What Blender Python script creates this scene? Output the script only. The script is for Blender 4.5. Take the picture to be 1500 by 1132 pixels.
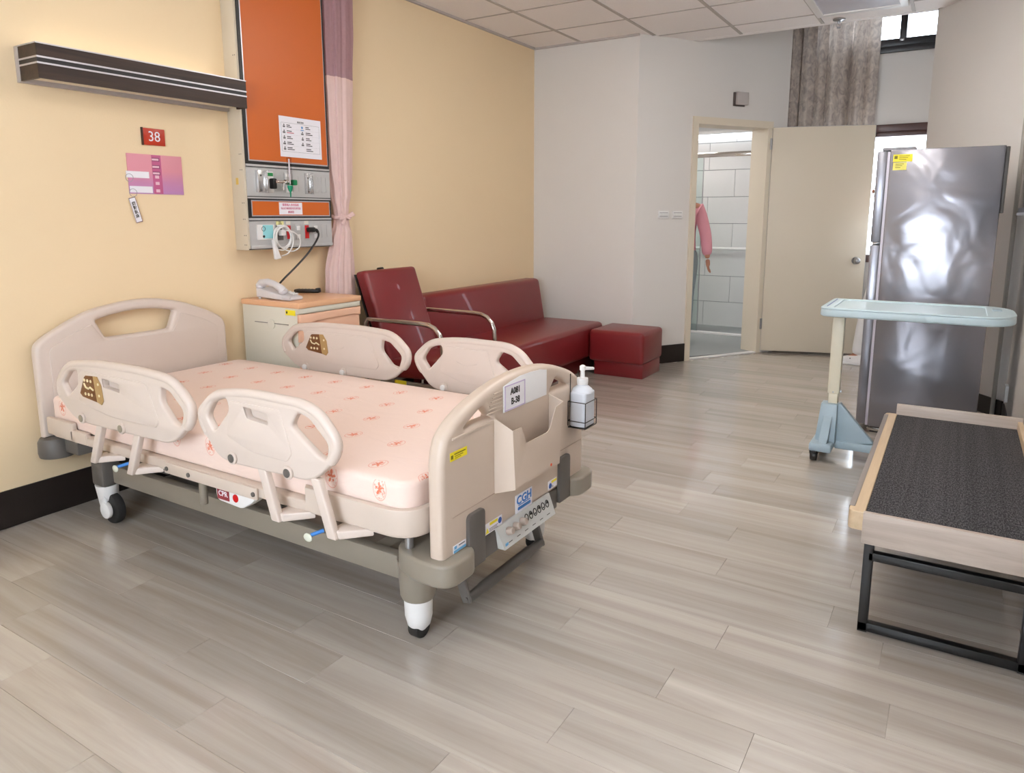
import bpy, bmesh, math, random
from mathutils import Vector, Matrix
random.seed(7)
for o in list(bpy.data.objects): bpy.data.objects.remove(o, do_unlink=True)
S = bpy.context.scene
COL = S.collection
# ---------------------------------------------------------------- camera
F, PITCH, ROLL, YAW = 1052.583, .1728, .0017, .5525
cy, sy, cp, sp = math.cos(YAW), math.sin(YAW), math.cos(PITCH), math.sin(PITCH)
fwd = Vector((-sy * cp, cy * cp, -sp)); rt = Vector((cy, sy, 0)); dn = fwd.cross(rt)
r2 = math.cos(ROLL) * rt + math.sin(ROLL) * dn
d2 = -math.sin(ROLL) * rt + math.cos(ROLL) * dn
cam = bpy.data.objects.new('camera', bpy.data.cameras.new('camera')); COL.objects.link(cam)
m = Matrix(((r2.x, -d2.x, -fwd.x, 0), (r2.y, -d2.y, -fwd.y, 0), (r2.z, -d2.z, -fwd.z, 1.29), (0, 0, 0, 1)))
cam.matrix_world = m
cam.data.sensor_fit = 'HORIZONTAL'; cam.data.sensor_width = 36
cam.data.lens = 36 * F / 1500; cam.data.shift_y = -66 / 1500
cam.data.clip_start = .05
S.camera = cam
# ---------------------------------------------------------------- world, lights, exposure
S.view_settings.view_transform = 'Standard'; S.view_settings.look = 'None'
S.view_settings.exposure = .12; S.view_settings.gamma = 1; S.view_settings.use_curve_mapping = False
W = bpy.data.worlds.new('world'); S.world = W; W.use_nodes = True
bg = W.node_tree.nodes['Background']
bg.inputs[0].default_value = (.86, .92, 1, 1); bg.inputs[1].default_value = 12

def area(name, loc, rot, sx, sy_, power, col=(1, 1, 1), portal=False):
    l = bpy.data.lights.new(name, 'AREA'); l.shape = 'RECTANGLE'; l.size = sx; l.size_y = sy_
    l.energy = power; l.color = col
    o = bpy.data.objects.new(name, l); o.location = loc; o.rotation_euler = rot; COL.objects.link(o)
    if portal: l.cycles.is_portal = True
    return o
# daylight of the big window behind the camera and the two window strips at the far end
area('daylight_near_window', (-.85, -1.52, 1.6), (math.radians(-92), 0, math.radians(180)), 2.0, 1.4, 20, (.93, .96, 1))
area('portal_high_window', (-.77, 7.49, 2.95), (math.radians(-90), 0, 0), .95, .4, 1, portal=True)
area('portal_low_window', (-.77, 7.49, 1.5), (math.radians(-90), 0, 0), .95, 1.0, 1, portal=True)

# ---------------------------------------------------------------- helpers
def lin(c): return tuple(((v / 255) / 12.92 if v / 255 <= .04045 else ((v / 255 + .055) / 1.055) ** 2.4) for v in c)
MATS = {}
def mat(name, c, rough=.5, metal=0, var=.03, vscale=12, bump=0, bscale=80, emit=0, coat=0, trans=0, sheen=0, spec=.5):
    if name in MATS: return MATS[name]
    mt = bpy.data.materials.new(name); mt.use_nodes = True; N = mt.node_tree; b = N.nodes['Principled BSDF']
    c = lin(c)
    tc = N.nodes.new('ShaderNodeTexCoord'); nz = N.nodes.new('ShaderNodeTexNoise')
    nz.inputs['Scale'].default_value = vscale; nz.inputs['Detail'].default_value = 4
    N.links.new(tc.outputs['Object'], nz.inputs['Vector'])
    mx = N.nodes.new('ShaderNodeMix'); mx.data_type = 'RGBA'
    mx.inputs[6].default_value = (*[max(0, v * (1 - var)) for v in c], 1)
    mx.inputs[7].default_value = (*[min(1, v * (1 + var)) for v in c], 1)
    N.links.new(nz.outputs['Fac'], mx.inputs[0]); N.links.new(mx.outputs[2], b.inputs['Base Color'])
    b.inputs['Roughness'].default_value = rough; b.inputs['Metallic'].default_value = metal
    b.inputs['Specular IOR Level'].default_value = spec
    if coat: b.inputs['Coat Weight'].default_value = coat
    if trans: b.inputs['Transmission Weight'].default_value = trans
    if sheen: b.inputs['Sheen Weight'].default_value = sheen
    if bump:
        n2 = N.nodes.new('ShaderNodeTexNoise'); n2.inputs['Scale'].default_value = bscale; n2.inputs['Detail'].default_value = 3
        N.links.new(tc.outputs['Object'], n2.inputs['Vector'])
        bp = N.nodes.new('ShaderNodeBump'); bp.inputs['Strength'].default_value = bump; bp.inputs['Distance'].default_value = .01
        N.links.new(n2.outputs['Fac'], bp.inputs['Height']); N.links.new(bp.outputs[0], b.inputs['Normal'])
    if emit:
        b.inputs['Emission Color'].default_value = (*c, 1); b.inputs['Emission Strength'].default_value = emit
    MATS[name] = mt
    return mt

def apply_props(o, kind=None, label=None, cat=None, group=None):
    if kind: o['kind'] = kind
    if label: o['label'] = label
    if cat: o['category'] = cat
    if group: o['group'] = group
WM = {}
def empty(name, loc, label=None, cat=None, group=None, kind=None):
    o = bpy.data.objects.new(name, None); o.location = loc; o.empty_display_size = .05; COL.objects.link(o)
    WM[o] = Matrix.Translation(loc); apply_props(o, kind, label, cat, group); return o
def link(name, me, mt, parent=None, kind=None, label=None, cat=None, group=None, base=False):
    o = bpy.data.objects.new(name, me); COL.objects.link(o)
    if mt and not me.materials: me.materials.append(mt)
    if parent is not None:
        o.parent = parent; o.matrix_parent_inverse = WM.get(parent, Matrix.Identity(4)).inverted()
    elif base or cat:
        xs = [v.co.x for v in me.vertices]; ys = [v.co.y for v in me.vertices]; zs = [v.co.z for v in me.vertices]
        c = Vector(((min(xs) + max(xs)) / 2, (min(ys) + max(ys)) / 2, min(zs)))
        me.transform(Matrix.Translation(-c)); o.location = c; WM[o] = Matrix.Translation(c)
    apply_props(o, kind, label, cat, group)
    return o

class MB:
    def __init__(s): s.bm = bmesh.new()
    def _add(s, b, M=None):
        me = bpy.data.meshes.new('t'); b.to_mesh(me); b.free()
        if M is not None: me.transform(M)
        s.bm.from_mesh(me); bpy.data.meshes.remove(me); return s
    def mesh(s, me, M=None):
        if M is not None: me = me.copy(); me.transform(M)
        s.bm.from_mesh(me); return s
    def box(s, x0, x1, y0, y1, z0, z1, bev=0, seg=2, M=None):
        b = bmesh.new(); bmesh.ops.create_cube(b, size=1)
        bmesh.ops.transform(b, matrix=Matrix.Translation(((x0 + x1) / 2, (y0 + y1) / 2, (z0 + z1) / 2)) @ Matrix.Diagonal((abs(x1 - x0), abs(y1 - y0), abs(z1 - z0), 1)), verts=b.verts)
        if bev: bmesh.ops.bevel(b, geom=list(b.edges), offset=bev, segments=seg, affect='EDGES', profile=.5, clamp_overlap=True)
        return s._add(b, M)
    def cyl(s, p0, p1, r0, r1=None, n=20, bev=0):
        p0 = Vector(p0); p1 = Vector(p1); r1 = r0 if r1 is None else r1; d = p1 - p0
        b = bmesh.new(); bmesh.ops.create_cone(b, cap_ends=True, segments=n, radius1=r0, radius2=r1, depth=d.length)
        if bev:
            ed = [e for e in b.edges if len(e.link_faces) == 2 and any(len(f.verts) > 4 for f in e.link_faces)]
            bmesh.ops.bevel(b, geom=ed, offset=bev, segments=2, affect='EDGES', profile=.5)
        q = Vector((0, 0, 1)).rotation_difference(d.normalized())
        return s._add(b, Matrix.Translation((p0 + p1) / 2) @ q.to_matrix().to_4x4())
    def ball(s, c, r, sc=(1, 1, 1), n=16):
        b = bmesh.new(); bmesh.ops.create_uvsphere(b, u_segments=n, v_segments=max(6, n // 2), radius=r)
        return s._add(b, Matrix.Translation(c) @ Matrix.Diagonal((*sc, 1)))
    def lathe(s, c, prof, n=24, M=None):
        b = bmesh.new(); rings = []
        for r, z in prof: rings.append([b.verts.new((r * math.cos(2 * math.pi * k / n), r * math.sin(2 * math.pi * k / n), z)) for k in range(n)])
        for a, c2 in zip(rings, rings[1:]):
            for k in range(n): b.faces.new((a[k], a[(k + 1) % n], c2[(k + 1) % n], c2[k]))
        b.faces.new(rings[0][::-1]); b.faces.new(rings[-1])
        return s._add(b, Matrix.Translation(c) if M is None else Matrix.Translation(c) @ M)
    def tube(s, pts, r, n=10, closed=False):
        P = [Vector(p) for p in pts]; R = r if isinstance(r, (list, tuple)) else [r] * len(P)
        b = bmesh.new(); rings = []; up = None
        for i, p in enumerate(P):
            if closed: t = (P[(i + 1) % len(P)] - P[i - 1]).normalized()
            else: t = (P[min(i + 1, len(P) - 1)] - P[max(i - 1, 0)]).normalized()
            if up is None:
                up = t.orthogonal().normalized()
            up = (up - t * up.dot(t)).normalized(); sd = t.cross(up)
            rings.append([b.verts.new(p + R[i] * (math.cos(2 * math.pi * k / n) * up + math.sin(2 * math.pi * k / n) * sd)) for k in range(n)])
        pr = list(zip(rings, rings[1:])) + ([(rings[-1], rings[0])] if closed else [])
        for a, c2 in pr:
            for k in range(n): b.faces.new((a[k], a[(k + 1) % n], c2[(k + 1) % n], c2[k]))
        if not closed: b.faces.new(rings[0][::-1]); b.faces.new(rings[-1])
        bmesh.ops.recalc_face_normals(b, faces=b.faces)
        return s._add(b)
    def prism(s, pts, z0, z1):
        b = bmesh.new(); lo = [b.verts.new((x, y, z0)) for x, y in pts]; hi = [b.verts.new((x, y, z1)) for x, y in pts]
        b.faces.new(lo[::-1]); b.faces.new(hi)
        for i in range(len(pts)): j = (i + 1) % len(pts); b.faces.new((lo[i], lo[j], hi[j], hi[i]))
        bmesh.ops.recalc_face_normals(b, faces=b.faces)
        return s._add(b)
    def hexa(s, v8, bev=0):
        b = bmesh.new(); v = [b.verts.new(p) for p in v8]
        for f in ((0, 1, 2, 3), (4, 5, 6, 7), (0, 1, 5, 4), (1, 2, 6, 5), (2, 3, 7, 6), (3, 0, 4, 7)): b.faces.new([v[i] for i in f])
        bmesh.ops.recalc_face_normals(b, faces=b.faces)
        if bev: bmesh.ops.bevel(b, geom=list(b.edges), offset=bev, segments=3, affect='EDGES', profile=.5, clamp_overlap=True)
        return s._add(b)
    def done(s, ang=38):
        me = bpy.data.meshes.new('m'); s.bm.to_mesh(me); s.bm.free()
        if ang:
            me.polygons.foreach_set('use_smooth', [True] * len(me.polygons)); me.set_sharp_from_angle(angle=math.radians(ang))
        return me
    def build(s, name, mt, parent=None, ang=38, **k): return link(name, s.done(ang), mt, parent, **k)

def rnd(pts, n=5):                       # polygon of (x, y, r) with rounded corners
    out = []; L = len(pts)
    for i in range(L):
        x, y, *r = pts[i]; r = r[0] if r else 0
        p = Vector((x, y)); a = Vector(pts[i - 1][:2]); c = Vector(pts[(i + 1) % L][:2])
        if r <= 0: out.append((x, y)); continue
        u = (a - p); w = (c - p); lu, lw = u.length, w.length; u.normalize(); w.normalize()
        t = min(r, lu * .49, lw * .49)
        p0, p1 = p + u * t, p + w * t
        for k in range(n + 1):
            q = k / n; out.append(tuple((1 - q) ** 2 * p0 + 2 * q * (1 - q) * p + q * q * p1))
    return out
def crom(pts, n=8, closed=False):
    P = [Vector(p) for p in pts]; L = len(P); out = []
    for i in range(L if closed else L - 1):
        p0 = P[i - 1] if (closed or i > 0) else P[0]; p1 = P[i]; p2 = P[(i + 1) % L]; p3 = P[(i + 2) % L] if (closed or i + 2 < L) else P[-1]
        for k in range(n):
            t = k / n; out.append(.5 * ((2 * p1) + (p2 - p0) * t + (2 * p0 - 5 * p1 + 4 * p2 - p3) * t * t + (3 * p1 - p0 - 3 * p2 + p3) * t ** 3))
    if not closed: out.append(P[-1])
    return [tuple(v) for v in out]
AX = {'xz': Matrix(((1, 0, 0, 0), (0, 0, -1, 0), (0, 1, 0, 0), (0, 0, 0, 1))),      # u->x v->z, thickness along y (front at -y)
      'yz': Matrix(((0, 0, 1, 0), (1, 0, 0, 0), (0, 1, 0, 0), (0, 0, 0, 1))),       # u->y v->z, front at +x
      'xy': Matrix.Identity(4)}
def from_curve(cu):
    o = bpy.data.objects.new('c', cu); COL.objects.link(o)
    dg = bpy.context.evaluated_depsgraph_get(); dg.update()
    me = bpy.data.meshes.new_from_object(o.evaluated_get(dg))
    bpy.data.objects.remove(o); me.materials.clear(); return me
def plate_mesh(outline, holes, ax, a, b, bev=.004, res=2):
    """plate with holes; fills depth from a to b along the axis normal to the plane"""
    cu = bpy.data.curves.new('p', 'CURVE'); cu.dimensions = '2D'; cu.fill_mode = 'BOTH'
    t = abs(b - a) / 2; bev = min(bev, t * .98)
    cu.extrude = t - bev; cu.bevel_depth = bev; cu.bevel_resolution = res; cu.offset = -bev
    for pl in [outline] + list(holes):
        sp_ = cu.splines.new('POLY'); sp_.points.add(len(pl) - 1); sp_.use_cyclic_u = True
        for q, p in zip(sp_.points, pl): q.co = (p[0], p[1], 0, 1)
    me = from_curve(cu); mid = (a + b) / 2
    off = {'xz': (0, mid, 0), 'yz': (mid, 0, 0), 'xy': (0, 0, mid)}[ax]
    me.transform(Matrix.Translation(off) @ AX[ax])
    bm = bmesh.new(); bm.from_mesh(me); bmesh.ops.remove_doubles(bm, verts=bm.verts, dist=1e-5)
    bmesh.ops.recalc_face_normals(bm, faces=bm.faces); bm.to_mesh(me); bm.free()
    return me
def plate(name, outline, holes, ax, a, b, mt, parent=None, bev=.004, res=2, ang=38, **k):
    s = MB(); s.mesh(plate_mesh(outline, holes, ax, a, b, bev, res)); return s.build(name, mt, parent, ang, **k)
def text_mesh(txt, size, M, depth=.0004, bold=0, sx=1, align='CENTER', spacing=1):
    cu = bpy.data.curves.new('t', 'FONT'); cu.body = txt; cu.size = size; cu.align_x = align; cu.align_y = 'CENTER'
    cu.extrude = depth; cu.offset = bold; cu.resolution_u = 3; cu.space_line = spacing
    me = from_curve(cu); me.transform(M @ Matrix.Diagonal((sx, 1, 1, 1))); return me
def TM(ax, x, y, z, rot=0, tilt=None):   # text placement: 'yz' reads along +y facing +x ; 'xz' along +x facing -y
    b = {'yz': Matrix(((0, 0, 1, 0), (1, 0, 0, 0), (0, 1, 0, 0), (0, 0, 0, 1))),
         'xz': Matrix(((1, 0, 0, 0), (0, 0, -1, 0), (0, 1, 0, 0), (0, 0, 0, 1)))}[ax]
    M = Matrix.Translation((x, y, z))
    if tilt is not None: M = M @ tilt
    return M @ b @ Matrix.Rotation(rot, 4, 'Z')
def print_part(name, me, mt, parent): return link(name, me, mt, parent)

# ---------------------------------------------------------------- materials
def wall_mat(name, c): return mat(name, c, .55, var=.02, vscale=1.5, bump=.04, bscale=120, spec=.3)
M_CREAM = wall_mat('cream_wall_paint', (238, 214, 176))
M_WHITE = wall_mat('white_wall_paint', (222, 217, 212))
M_BASE = mat('black_baseboard_vinyl', (32, 25, 22), .35)
M_BEIGE = mat('bed_plastic', (212, 197, 186), .32, var=.015, spec=.45)
M_TAN = mat('footboard_plastic', (205, 187, 171), .36, var=.02)
M_PANEL = mat('board_inset_plastic', (208, 193, 182), .38, var=.02)
M_TAUPE = mat('taupe_steel', (142, 133, 120), .35, var=.04)
M_DGREY = mat('dark_grey_plastic', (98, 93, 88), .45)
M_BLACK = mat('black_plastic', (24, 23, 23), .4)
M_RUB = mat('black_rubber', (38, 37, 37), .6)
M_WPL = mat('white_plastic', (232, 230, 228), .35)
M_CHROME = mat('chrome_tube', (205, 200, 195), .12, 1, var=.02)
M_STEEL = mat('steel', (168, 168, 170), .3, .8)
M_ALU = mat('aluminium_strip', (198, 197, 196), .4, .3)
M_RED = mat('red_vinyl', (124, 30, 34), .36, var=.05, bump=.05, bscale=160, coat=.15)
M_YEL = mat('yellow_sticker', (244, 226, 40), .5)
M_INK = mat('dark_print', (40, 38, 36), .6)
M_BLUEP = mat('blue_print', (60, 128, 205), .5)
M_ORANGE = mat('orange_laminate', (208, 102, 26), .4, var=.03, vscale=4)
M_PAPER = mat('white_paper', (238, 236, 242), .6)
M_MAG = mat('magenta_print', (206, 70, 120), .6)
M_GREYP = mat('grey_print', (110, 108, 112), .6)

def wood_mat(name, c1, c2, axis, rough=.35, scale=3.0, rnd_obj=False, world=True, coat=0):
    mt = bpy.data.materials.new(name); mt.use_nodes = True; N = mt.node_tree; b = N.nodes['Principled BSDF']
    tc = N.nodes.new('ShaderNodeTexCoord'); geo = N.nodes.new('ShaderNodeNewGeometry')
    mp = N.nodes.new('ShaderNodeMapping')
    sc = [10 * scale] * 3; sc['xyz'.index(axis)] = scale * .55
    mp.inputs['Scale'].default_value = sc
    N.links.new((geo.outputs['Position'] if world else tc.outputs['Object']), mp.inputs['Vector'])
    oi = N.nodes.new('ShaderNodeObjectInfo')
    if rnd_obj:
        mul = N.nodes.new('ShaderNodeVectorMath'); mul.operation = 'SCALE'; mul.inputs[0].default_value = (40, 23, 11)
        N.links.new(oi.outputs['Random'], mul.inputs['Scale']); N.links.new(mul.outputs[0], mp.inputs['Location'])
    nz = N.nodes.new('ShaderNodeTexNoise'); nz.inputs['Scale'].default_value = 1; nz.inputs['Detail'].default_value = 7; nz.inputs['Roughness'].default_value = .62; nz.inputs['Distortion'].default_value = .6
    N.links.new(mp.outputs[0], nz.inputs['Vector'])
    cr = N.nodes.new('ShaderNodeValToRGB'); cr.color_ramp.elements[0].position = .3; cr.color_ramp.elements[1].position = .72
    cr.color_ramp.elements[0].color = (*lin(c1), 1); cr.color_ramp.elements[1].color = (*lin(c2), 1)
    N.links.new(nz.outputs['Fac'], cr.inputs[0])
    out = cr.outputs[0]
    if rnd_obj:
        hs = N.nodes.new('ShaderNodeHueSaturation'); mr = N.nodes.new('ShaderNodeMapRange')
        mr.inputs[3].default_value = .88; mr.inputs[4].default_value = 1.08
        N.links.new(oi.outputs['Random'], mr.inputs[0]); N.links.new(mr.outputs[0], hs.inputs['Value'])
        N.links.new(out, hs.inputs['Color']); out = hs.outputs[0]
    N.links.new(out, b.inputs['Base Color'])
    b.inputs['Roughness'].default_value = rough; b.inputs['Coat Weight'].default_value = coat; b.inputs['Coat Roughness'].default_value = .12
    bp = N.nodes.new('ShaderNodeBump'); bp.inputs['Strength'].default_value = .06; bp.inputs['Distance'].default_value = .004
    N.links.new(nz.outputs['Fac'], bp.inputs['Height']); N.links.new(bp.outputs[0], b.inputs['Normal'])
    return mt
M_PLANK = wood_mat('grey_oak_vinyl', (160, 149, 139), (192, 184, 175), 'x', .27, 1.2, True, coat=.8)
M_SUB = mat('floor_joint', (160, 150, 140), .5)
M_OAK = wood_mat('pale_oak_laminate', (168, 152, 140), (192, 178, 166), 'x', .42, 4)
M_OAKY = wood_mat('pale_oak_laminate_long', (196, 170, 136), (214, 190, 158), 'y', .4, 4)
M_WENGE = wood_mat('dark_wenge_laminate', (34, 20, 15), (62, 42, 33), 'y', .45, 4)

def glass_mat(name, tint, amount=.12, rough=.02):
    mt = bpy.data.materials.new(name); mt.use_nodes = True; N = mt.node_tree; N.nodes.clear()
    o = N.nodes.new('ShaderNodeOutputMaterial'); mx = N.nodes.new('ShaderNodeMixShader')
    tr = N.nodes.new('ShaderNodeBsdfTransparent'); gl = N.nodes.new('ShaderNodeBsdfGlossy'); lw = N.nodes.new('ShaderNodeLayerWeight')
    tr.inputs[0].default_value = (*lin(tint), 1); gl.inputs['Roughness'].default_value = rough
    lw.inputs['Blend'].default_value = amount
    N.links.new(lw.outputs['Fresnel'], mx.inputs[0]); N.links.new(tr.outputs[0], mx.inputs[1]); N.links.new(gl.outputs[0], mx.inputs[2])
    N.links.new(mx.outputs[0], o.inputs[0]); return mt
M_GLASS = glass_mat('window_glass', (245, 248, 250))
M_SHOWER = glass_mat('greenish_shower_glass', (240, 246, 245), .08)

# ---------------------------------------------------------------- room shell
XW, XR, YB, CZ = -3.31, .34, 5.75, 2.73
TH = .5707; D = Vector((math.sin(TH), math.cos(TH))); Nn = Vector((math.cos(TH), -math.sin(TH)))  # diagonal wall: along, into the room
P0 = Vector((-2.33, YB))
def dg(s, off): p = P0 + D * s + Nn * off; return (p.x, p.y)
T3 = math.tan(TH)
def xl(y): return XW if y < YB else (P0.x + T3 * (y - YB) if y < 7.14 else -1.58)
def xr(y): return XR if y < 5.45 else (XR - (y - 5.45) * .772 if y < 6.24 else -.27)

fl = MB().box(-3.6, .5, -1.7, 7.6, -.12, -.005).build('floor', M_SUB, kind='structure')
PW, PL = .152, .92
row = 0; y = .18; cache = {}
while y < 7.45:
    yc = y + PW / 2; a, b = xl(yc), xr(yc)
    off = (row * .37 + random.random() * .3) % PL
    x = -3.31 - off
    while x < b:
        x0, x1 = max(x, a), min(x + PL, b)
        if x1 - x0 > .04:
            key = round(x1 - x0, 3)
            if key not in cache: cache[key] = MB().box(-key / 2 + .0003, key / 2 - .0003, -PW / 2 + .0003, PW / 2 - .0003, -.005, 0, .0004, 1).done()
            o = link('plank', cache[key], M_PLANK, fl); o.location = ((x0 + x1) / 2, yc, 0)
        x += PL
    y += PW; row += 1
MB().box(XW, XR, -1.6, .18, -.0049, 0).build('plank', M_PLANK, fl)

MB().box(XW - .12, XW, -1.7, YB + .12, 0, 2.9).build('wall_left', M_CREAM, kind='structure')
MB().box(XW, P0.x, YB, YB + .12, 0, 2.9).build('wall_back', M_WHITE, kind='structure')
# diagonal wall with the bathroom doorway
DT = .185; S0, S1, ST = .60, 1.45, 2.09
wd = MB()
def dpr(mb, s0, s1, o0, o1, z0, z1): mb.prism([dg(s0, o0), dg(s1, o0), dg(s1, o1), dg(s0, o1)], z0, z1)
dpr(wd, 0, S0, -DT, 0, 0, 3.3); dpr(wd, S1, 1.66, -DT, 0, 0, 3.3); dpr(wd, S0, S1, -DT, 0, ST, 3.3)
wd.build('wall_back_diagonal', M_WHITE, kind='structure')
MB().box(-1.70, -1.565, 7.16, 7.62, 0, 3.3).build('wall_window_side', M_WHITE, kind='structure')
wx0, wx1 = -1.25, -.28
ww = MB().box(-1.565, wx0, 7.5, 7.62, 0, 3.3).box(wx0, wx1, 7.5, 7.62, 0, .895).box(wx0, wx1, 7.5, 7.62, 2.095, 2.71).box(wx0, wx1, 7.5, 7.62, 3.12, 3.3).box(wx1, -.1, 7.5, 7.62, 0, 3.3)
ww.build('wall_window', M_WHITE, kind='structure')
# chamfered column wall on the right and the right wall
cw = MB(); cw.prism([(-.27, 6.24), (.34, 5.45), (.46, 5.45), (.46, 7.5), (-.27, 7.5)], 0, 3.3)
cw.build('wall_right_diagonal', M_WHITE, kind='structure')
MB().box(XR, XR + .12, -1.7, 5.45, 0, 2.9).build('wall_right', M_WHITE, kind='structure')
fw = MB().box(XW, -1.95, -1.72, -1.6, 0, 2.9).box(-1.95, .25, -1.72, -1.6, 0, .85).box(-1.95, .25, -1.72, -1.6, 2.4, 2.9).box(.25, XR, -1.72, -1.6, 0, 2.9)
fw.build('wall_front', M_WHITE, kind='structure')
# baseboards
BH = .16
MB().box(XW, XW + .012, -1.6, YB, 0, BH, .003).build('baseboard_left', M_BASE, kind='structure')
MB().box(XW + .012, P0.x, YB - .012, YB, 0, BH, .003).build('baseboard_back', M_BASE, kind='structure')
bd = MB(); dpr(bd, .01, .57, 0, .012, 0, BH); bd.build('baseboard_diagonal', M_BASE, kind='structure')
e = Vector((.61, -.79)).normalized(); n2 = Vector((-e.y, e.x)) * -1
def ch(s, off): p = Vector((-.27, 6.24)) + e * s + n2 * off; return (p.x, p.y)
br = MB(); br.prism([ch(0, 0), ch(.99, 0), ch(.985, .012), ch(0, .012)], 0, .115); br.build('baseboard_right_diagonal', M_BASE, kind='structure')
MB().box(XR - .012, XR, -1.6, 5.42, 0, .11, .003).build('baseboard_right', M_BASE, kind='structure')
# ceiling: slab, tiles and grid rails
M_TILE = mat('ceiling_tile_mineral', (244, 238, 235), .8, var=.03, vscale=60, bump=.05, bscale=300)
M_GRID = mat('ceiling_grid_rail', (186, 178, 172), .6)
ce = MB(); ce.prism([(XW - .1, -1.7), (XR + .1, -1.7), (XR + .1, 5.45), (-.27, 6.25), dg(.59, -.05), (P0.x, YB + .1), (XW - .1, YB + .1)], CZ + .012, CZ + .07)
ce.box(-2.1, -.27, 6.19, 6.25, CZ, 3.3)
ce = ce.build('ceiling', M_TILE, kind='structure')
MB().box(-2.3, .4, 6.2, 7.62, 3.3, 3.36).build('ceiling', M_WHITE, kind='structure')
def clip(poly, nx, ny, c):
    out = []
    for i, p in enumerate(poly):
        q = poly[(i + 1) % len(poly)]; dp = nx * p[0] + ny * p[1] - c; dq = nx * q[0] + ny * q[1] - c
        if dp <= 0: out.append(p)
        if (dp < 0 < dq) or (dq < 0 < dp): t = dp / (dp - dq); out.append((p[0] + (q[0] - p[0]) * t, p[1] + (q[1] - p[1]) * t))
    return out
TS = .61; gx = [-2.86 + TS * k for k in range(-1, 6)]; gy = [5.29 - TS * k for k in range(-1, 8)] + [6.5]; gy = sorted(gy)
LIT = set()
def roomclip(poly):
    res = []
    for part in ((clip(clip(poly, 1, 0, P0.x), 0, 1, YB)), clip(clip(poly, -1, 0, -P0.x), -Nn.x, -Nn.y, -(Nn @ P0))):
        if len(part) < 3: continue
        part = clip(part, -1, 0, -XW); part = clip(part, 1, 0, XR); part = clip(part, 0, 1, 6.19)
        part = clip(part, .79, .61, .79 * -.27 + .61 * 6.24) if len(part) >= 3 else part
        if len(part) >= 3:
            A = abs(sum(part[i][0] * part[(i + 1) % len(part)][1] - part[(i + 1) % len(part)][0] * part[i][1] for i in range(len(part)))) / 2
            if A > .004: res.append(part)
    return res
g = .011
LAMPS = [(3, 8), (0, 2), (3, 3), (1, 5)]
light_cells = []
for i in range(len(gx) - 1):
    for j in range(len(gy) - 1):
        x0, x1, y0, y1 = gx[i] + g, gx[i + 1] - g, gy[j] + g, gy[j + 1] - g
        if (i, j) in ((4, 7), (4, 2), (3, 4), (4, 5)): light_cells.append((i, j, x0, x1, y0, y1)); continue
        full = [(x0, y0), (x1, y0), (x1, y1), (x0, y1)]
        for part in roomclip(full):
            MB().prism(part, CZ + .003, CZ + .0115).build('tile', M_TILE, ce, ang=0)
for x in gx[1:-1]:
    y1 = YB if x < P0.x else min(6.19, YB + (x - P0.x) / T3 - .02)
    MB().box(x - .012, x + .012, gy[0], y1, CZ - .002, CZ + .004).build('grid_rail', M_GRID, ce)
for y in gy[1:-1]:
    a, b = (XW, XR) if y < 5.4 else (xl(y) + .01, xr(y) - .01)
    MB().box(a, b, y - .007, y + .007, CZ, CZ + .004).build('grid_rail', M_GRID, ce)
MB().box(XW, XW + .022, gy[0], YB - .022, CZ - .012, CZ + .003).build('trim_left', M_GRID, kind='structure')
MB().box(XW, P0.x, YB - .022, YB, CZ - .012, CZ + .003).build('trim_back', M_GRID, kind='structure')

# ceiling lights
M_LENS = mat('light_diffuser_on', (255, 250, 244), .5, emit=13)
M_LENSOFF = mat('light_diffuser_off', (205, 204, 214), .3)
for k, (i, j, x0, x1, y0, y1) in enumerate(light_cells):
    off = (i, j) == (4, 7)
    lab = {(4, 7): 'recessed ceiling light with grey diffuser in front of the far window curtain', (4, 2): 'lit square ceiling light between the foot of the bed and the bench', (3, 4): 'lit square ceiling light above the middle of the floor', (4, 5): 'lit square ceiling light above the overbed table'}[(i, j)]
    t = empty('ceiling_light', ((x0 + x1) / 2, (y0 + y1) / 2, CZ - .02), lab, 'ceiling light', 'square ceiling lights')
    fr = plate_mesh([(x0, y0), (x1, y0), (x1, y1), (x0, y1)], [[(x0 + .05, y0 + .05), (x1 - .05, y0 + .05), (x1 - .05, y1 - .05), (x0 + .05, y1 - .05)]], 'xy', CZ - .03, CZ + .011, .004)
    MB().mesh(fr).build('frame', M_WPL, t)
    MB().box(x0 + .045, x1 - .045, y0 + .045, y1 - .045, CZ - (.02 if off else .09), CZ + .008, .004).build('diffuser', M_LENSOFF if off else M_LENS, t)

# windows
M_WFR = mat('black_window_frame', (30, 26, 28), .35)
M_WBR = mat('brown_window_frame', (74, 44, 38), .35)
w1 = MB().box(wx0, wx1, 7.47, 7.6, 2.71, 2.765, .004).box(wx0, wx1, 7.50, 7.6, 2.765, 2.83, .004).box(wx0, wx1, 7.5, 7.6, 3.06, 3.12).box(wx0, wx0 + .05, 7.5, 7.6, 2.83, 3.06).box(wx1 - .03, wx1, 7.5, 7.6, 2.83, 3.06)
w1 = w1.build('window_1', M_WFR, kind='structure')
MB().box(-.605, -.55, 7.505, 7.59, 2.8, 3.07, .003).build('mullion', M_WFR, w1)
MB().box(-.60, -.565, 7.49, 7.505, 2.805, 2.825, .002).build('latch', M_STEEL, w1)
MB().box(wx0 + .05, -.605, 7.55, 7.554, 2.83, 3.06).build('pane', M_GLASS, w1)
MB().box(-.55, wx1 - .03, 7.55, 7.554, 2.83, 3.06).build('pane', M_GLASS, w1)
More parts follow.
